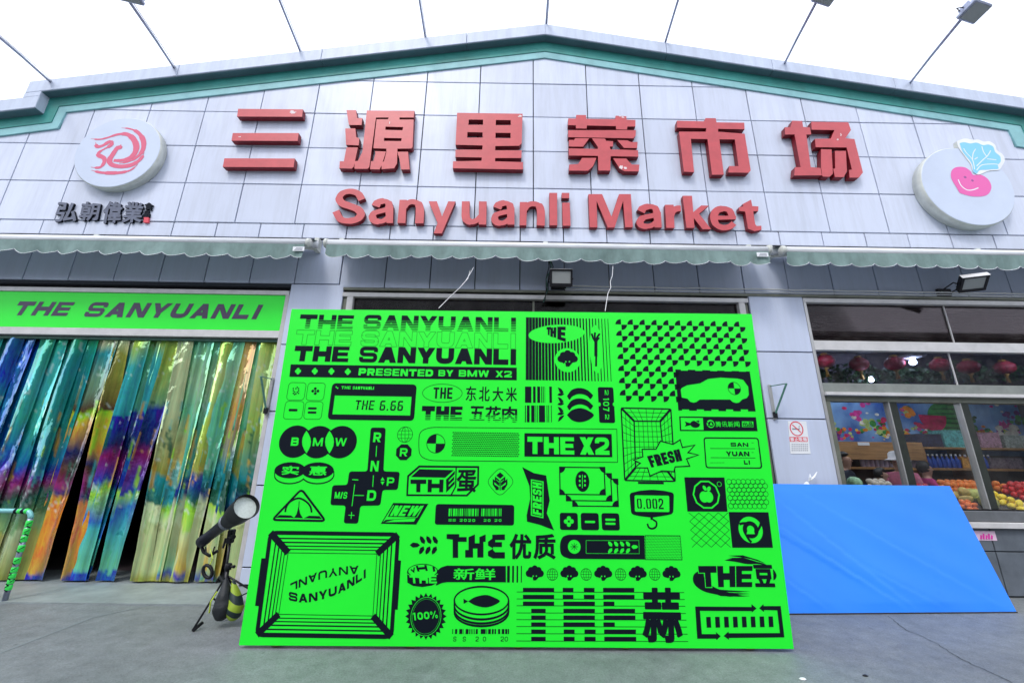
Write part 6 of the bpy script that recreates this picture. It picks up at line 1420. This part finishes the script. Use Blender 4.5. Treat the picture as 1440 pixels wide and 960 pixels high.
# red lanterns with leafy garland
M_lan = mat('lantern_red', (.34, .010, .03), .5, noise=(14, .3)); M_gold = mat('lantern_gold', (.5, .28, .05), .4, .4)
lp_ = lathe_mesh('lantern', [(-.10, .04), (-.09, .07), (-.05, .115), (0, .13), (.05, .115), (.09, .07), (.10, .04)], M_lan, 16); lc_ = lathe_mesh('lantern_cap', [(.10, .045), (.125, .045)], M_gold, 12); lt_ = lathe_mesh('tassel', [(-.24, .028), (-.14, .014), (-.10, .04)], M_gold, 8)
for k, (px, py) in enumerate(((1160, 508), (1208, 512), (1258, 511), (1322, 513), (1362, 516), (1412, 517), (1462, 520))):
    c = W(px, py, 6.15+.1*(k % 2)); t = thing('red_lantern', 'red lantern in the shop transom, %s' % ('leftmost of the row', 'second of the row from the left', 'third of the row, just left of the bright lamp', 'fourth of the row, just right of the bright lamp', 'fifth of the row from the left', 'sixth of the row from the left', 'seventh of the row, at the picture edge')[k], 'lantern', c, 'red lanterns in the shop transom')
    inst('lantern_body', lp_, c, t); inst('lantern_cap', lc_, c, t); inst('tassel', lt_, c, t); tube('string', [c+Vector((0, 0, .12)), Vector((c.x, c.y, 3.4))], .004, M_black, t, 4)
rg = random.Random(21); vs = []; fs = []; cols = []
for i in range(1500):
    px = rg.uniform(1150, 1520); p = W(px, 527+rg.gauss(0, 7), rg.uniform(6.3, 6.7)); n_ = Vector((rg.gauss(0, 1), rg.gauss(0, 1), rg.gauss(0, 1))).normalized(); a = n_.orthogonal()*rg.uniform(.02, .045); b = n_.cross(a)*.6; k = len(vs); vs += [p-a, p+b, p+a, p-b]; fs.append((k, k+1, k+2, k+3))
o = mesh('leaf_garland', vs, fs, mat('garland_leaves', (.05, .16, .05), .5, noise=(9, .8))); tag(o, 'leafy green garland strung below the red lanterns in the shop', 'garland', None, 'stuff')
rail = [Vector((3.8+i*.4, 6.5, 2.42+.02*sin(i))) for i in range(15)]
# sloping fruit display just inside the glass
ds = thing('fruit_display', 'stepped metal display bench just inside the shop window', 'display bench', (6.4, 5.6, 0))
vs = [(3.95, 5.2, .81), (9.3, 5.2, .81), (9.3, 5.98, 1.091), (3.95, 5.98, 1.091)]; vs += [(x, y, z-.06) for x, y, z in vs]
mesh('display_slope', vs, [(0, 1, 2, 3), (7, 6, 5, 4), (0, 4, 5, 1), (1, 5, 6, 2), (2, 6, 7, 3), (3, 7, 4, 0)], mat('display_cloth', (.05, .035, .03), .8), ds)
for x in (4.0, 6.6, 9.2):
    for y in (5.25, 5.9): box('leg', x, x+.04, y, y+.04, 0, .75, M_alu, ds)
def fruit_mesh(nm, rx, rz, mt, seed, bump=.04, n=2, leaf=False):
    bm = bmesh.new(); bmesh.ops.create_icosphere(bm, subdivisions=n, radius=1); rr = random.Random(seed); a, b = rr.random()*6, rr.random()*6
    for v in bm.verts:
        x, y, z = v.co; k = 1+bump*sin(4*x+a)*sin(5*z+b); v.co = Vector((x*rx*k, y*rx*k, z*rz*k-(.12*rz if z > .9 else 0)))
    me = bpy.data.meshes.new(nm); bm.to_mesh(me); bm.free(); me.materials.append(mt)
    for f in me.polygons: f.use_smooth = True
    return me
F_or = fruit_mesh('orange', .042, .040, mat('orange_peel', (.85, .22, .02), .45, bump=(200, .1)), 1, .02)
F_rd = fruit_mesh('apple', .042, .038, mat('red_apple', (.60, .012, .015), .3, noise=(20, .3)), 2)
F_ye = fruit_mesh('lemon', .036, .050, mat('lemon_skin', (.85, .62, .03), .45), 3)
F_me = fruit_mesh('melon', .085, .13, mat('melon_green', (.42, .42, .10), .5, noise=(22, .4)), 4)
F_mg = fruit_mesh('mango', .05, .075, mat('mango_skin', (.68, .48, .12), .45, noise=(12, .35)), 5, .08)
F_ta = fruit_mesh('mandarin', .034, .028, mat('mandarin_peel', (.80, .16, .02), .5), 6)
F_ag = fruit_mesh('pale_fruit', .04, .045, mat('pale_fruit_skin', (.70, .62, .52), .45, noise=(12, .3)), 7)
def zs(y): return .81+(y-5.2)*.36
def pile(nm, me, x0, x1, y0, y1, r, layers, label, grp, cat):
    rr = random.Random(int(x0*100)+len(nm)); L = 0
    for l_ in range(layers):
        x = x0+r*(1+l_*.5)
        while x < x1-r*(1+l_*.5)+1e-6:
            y = y0+r*(1+l_*.5)
            while y < y1-r*(1+l_*.5)+1e-6:
                o = inst(nm, me, (x+rr.uniform(-.1, .1)*r, y+rr.uniform(-.1, .1)*r, zs(y)+r*.9+l_*r*1.35), None, (rr.uniform(0, 6), rr.uniform(0, 6), rr.uniform(0, 6))); tag(o, label, cat, grp); L += 1
                y += 2.02*r
            x += 2.02*r
def P2(nm, me, px0, px1, y0, y1, *a): ym = (y0+y1)/2; pile(nm, me, W(px0, 690, ym).x, W(px1, 690, ym).x, y0, y1, *a)
P2('orange', F_or, 1322, 1392, 5.72, 5.97, .042, 2, 'orange in the heap behind the melons left of the right mullion', 'oranges heaped behind the melons', 'fruit')
P2('mandarin', F_ta, 1346, 1368, 5.22, 5.40, .034, 2, 'small mandarin at the glass between the blue sheet and the melons', 'mandarins at the glass', 'fruit')
P2('mango', F_mg, 1340, 1362, 5.42, 5.70, .056, 2, 'yellow mango in the heap between mandarins and oranges', 'mangoes in the display', 'fruit')
P2('melon', F_me, 1361, 1396, 5.26, 5.70, .088, 1, 'green-yellow melon in the cluster at the glass, left of the right mullion', 'green-yellow melons in the display', 'melon')
P2('orange', F_or, 1398, 1418, 5.70, 5.98, .042, 2, 'orange in the small heap right of the right mullion, behind the lemons', 'oranges right of the mullion', 'fruit')
P2('lemon', F_ye, 1402, 1420, 5.22, 5.64, .042, 2, 'yellow lemon in the heap just right of the right mullion', 'lemons in the display', 'fruit')
P2('apple', F_rd, 1422, 1490, 5.44, 5.84, .042, 3, 'red apple in the big heap at the right edge', 'red apples in the display', 'fruit')
P2('pale_fruit', F_ag, 1424, 1462, 5.22, 5.40, .042, 1, 'pale wrapped fruit in front of the red apples', 'pale fruits in front of the apples', 'fruit')
P2('pale_fruit', F_ag, 1222, 1256, 5.72, 5.95, .042, 2, 'pale fruit in the small heap near the left end of the display', 'pale fruits at the left of the display', 'fruit')
F_on = fruit_mesh('onion', .045, .040, mat('onion_purple', (.30, .06, .22), .4, noise=(20, .4)), 8); F_cb = fruit_mesh('cabbage', .10, .085, mat('cabbage_green', (.28, .50, .30), .6, noise=(26, .6)), 9, .1)
P2('cabbage', F_cb, 1190, 1218, 5.68, 5.96, .10, 1, 'pale green cabbage at the left end of the display', 'cabbages at the left of the display', 'cabbage')
P2('onion', F_on, 1160, 1184, 5.7, 5.95, .046, 2, 'purple onion in the heap at the left end of the display', 'onions at the left of the display', 'onion')
P2('lemon', F_ye, 1238, 1256, 5.5, 5.7, .042, 2, 'yellow lemon in the small heap in front of the pale fruit', 'lemons in front of the pale fruit', 'fruit')
P2('apple', F_rd, 1284, 1318, 5.74, 5.93, .042, 1, 'red apple in the low row between the pale fruit and the oranges', 'red apples behind the blue sheet', 'fruit')

# ------------------------------------------------------------------ people inside
M_skin = mat('skin', (.50, .28, .20), .5); M_hair = mat('black_hair', (.012, .010, .010), .5, bump=(60, .4))
def person(label, x, y, h, face, cloth, legc, hat=None, lean=0, arm=(.2, -.25)):
    """standing figure; face = heading in degrees (0 looks towards +x, -90 towards the street)"""
    t = thing('person', label, 'person', (x, y, 0)); s = h/1.65
    J = {'pel': (0, 0, .88), 'sp': (0, 0, 1.08), 'ch': (.01, 0, 1.26), 'nk': (.015, 0, 1.40), 'hd0': (.03, 0, 1.47), 'hd1': (.035, 0, 1.55), 'hd2': (.03, 0, 1.61)}
    for sd, k in ((1, 'l'), (-1, 'r')):
        J['sh'+k] = (0, .17*sd, 1.33); J['el'+k] = (.06, .23*sd, 1.08); J['wr'+k] = (arm[0]+.08, .19*sd, 1.12+arm[1]*.2); J['ha'+k] = (arm[0]+.17, .17*sd, 1.13+arm[1]*.2)
        J['hp'+k] = (0, .09*sd, .84); J['kn'+k] = (.03, .10*sd, .47); J['an'+k] = (0, .10*sd, .09); J['to'+k] = (.13, .11*sd, .04)
    R = {'pel': .135, 'sp': .12, 'ch': .14, 'nk': .055, 'hd0': .072, 'hd1': .088, 'hd2': .075, 'sh': .068, 'el': .046, 'wr': .03, 'ha': .036, 'hp': .095, 'kn': .06, 'an': .042, 'to': .035}
    E = [('pel', 'sp'), ('sp', 'ch'), ('ch', 'nk'), ('nk', 'hd0'), ('hd0', 'hd1'), ('hd1', 'hd2')]
    for k in 'lr': E += [('ch', 'sh'+k), ('sh'+k, 'el'+k), ('el'+k, 'wr'+k), ('wr'+k, 'ha'+k), ('pel', 'hp'+k), ('hp'+k, 'kn'+k), ('kn'+k, 'an'+k), ('an'+k, 'to'+k)]
    names = list(J); ca, sa = cos(radians(face)), sin(radians(face))
    def tr(p):
        X = p[0]+lean*max(0, p[2]-.9); return Vector((x+s*(X*ca-p[1]*sa), y+s*(X*sa+p[1]*ca), s*p[2]))
    me = bpy.data.meshes.new('body'); me.from_pydata([tr(J[n_]) for n_ in names], [(names.index(a), names.index(b)) for a, b in E], [])
    o = bpy.data.objects.new('body', me); C.objects.link(o); m = o.modifiers.new('skin', 'SKIN'); m.use_smooth_shade = True; sv_ = me.skin_vertices[0].data
    for i, n_ in enumerate(names):
        r = R.get(n_, R.get(n_[:-1], .05))*s; sv_[i].radius = (r, r); sv_[i].use_root = (n_ == 'pel')
    o.modifiers.new('sub', 'SUBSURF').levels = 2; dg = bpy.context.evaluated_depsgraph_get(); dg.update(); m2 = bpy.data.meshes.new_from_object(o.evaluated_get(dg)); bpy.data.objects.remove(o)
    for mm in (M_skin, cloth, legc): m2.materials.append(mm)
    for p in m2.polygons:
        c_ = p.center; z = c_.z/s; loc = (c_-Vector((x, y, 0))); fw_ = loc.x*ca+loc.y*sa; hand = z > .9 and fw_ > (arm[0]+.05)*s and z < 1.3
        p.material_index = 0 if (z > 1.395 or hand) else (1 if z > .80 else 2); p.use_smooth = True
    o = bpy.data.objects.new('body', m2); C.objects.link(o); o.parent = t; o.matrix_parent_inverse = Matrix.Translation(-t.location)
    hc_ = tr((.02, 0, 1.565)); bm = bmesh.new(); bmesh.ops.create_uvsphere(bm, u_segments=16, v_segments=12, radius=.108*s)
    for v in bm.verts:
        fwd = v.co.x*ca+v.co.y*sa
        if fwd > .045*s and v.co.z < .04*s: v.co -= Vector((ca, sa, 0))*(fwd-.02*s)
        v.co += hc_+Vector((-ca*.018, -sa*.018, .018))*s
    frombm('hair', bm, M_hair, t, True)
    for sd in (1, -1):
        lathe('eye', [(0, .006*s), (.004*s, .003*s)], tr((.112, .032*sd, 1.56)), (ca, sa, 0), M_black, t, 8); lathe('ear', [(0, .012*s), (.012*s, .018*s)], tr((.02, .088*sd, 1.545)), (-sa*sd, ca*sd, 0), M_skin, t, 8)
    lathe('nose', [(0, .013*s), (.022*s, .006*s)], tr((.112, 0, 1.535)), (ca, sa, -.1), M_skin, t, 8)
    if hat: lathe('hat', [(-.03, .112*s), (-.028, .165*s), (-.018, .16*s), (.0, .12*s), (.07, .115*s), (.10, .09*s), (.115, .03*s)], tr((.02, 0, 1.60)), (0.05, 0, 1), hat, t, 20)
    for z0, mt in ((.98, cloth),): pass
    return t
M_wht = mat('white_cloth', (.70, .70, .72), .8, noise=(9, .2)); M_pkc = mat('pink_jacket', (.62, .16, .26), .7, noise=(14, .3)); M_mgc = mat('magenta_coat', (.60, .02, .22), .7, noise=(14, .3)); M_gnc = mat('mint_jacket', (.30, .60, .48), .7, noise=(12, .5)); M_drk = mat('dark_trousers', (.03, .03, .045), .8); M_nav = mat('navy_coat', (.015, .02, .04), .7)
def atx(px, Y): return W(px, 650, Y).x
person('shopper in a white hat and dusky pink jacket inside the shop, beside the left mullion', atx(1264, 6.3), 6.3, 1.50, -150, M_pkc, M_drk, M_wht)
person('shopper in a magenta coat inside the shop, just right of the left mullion', atx(1297, 6.45), 6.45, 1.40, -20, M_mgc, M_nav)
person('dark-haired person in a navy coat at the left end of the shop', atx(1186, 6.5), 6.5, 1.52, -60, M_nav, M_drk)
person('person in a pale mint jacket bending over the display at the left of the shop', atx(1212, 6.45), 6.45, 1.30, -40, M_gnc, M_drk, None, .35)
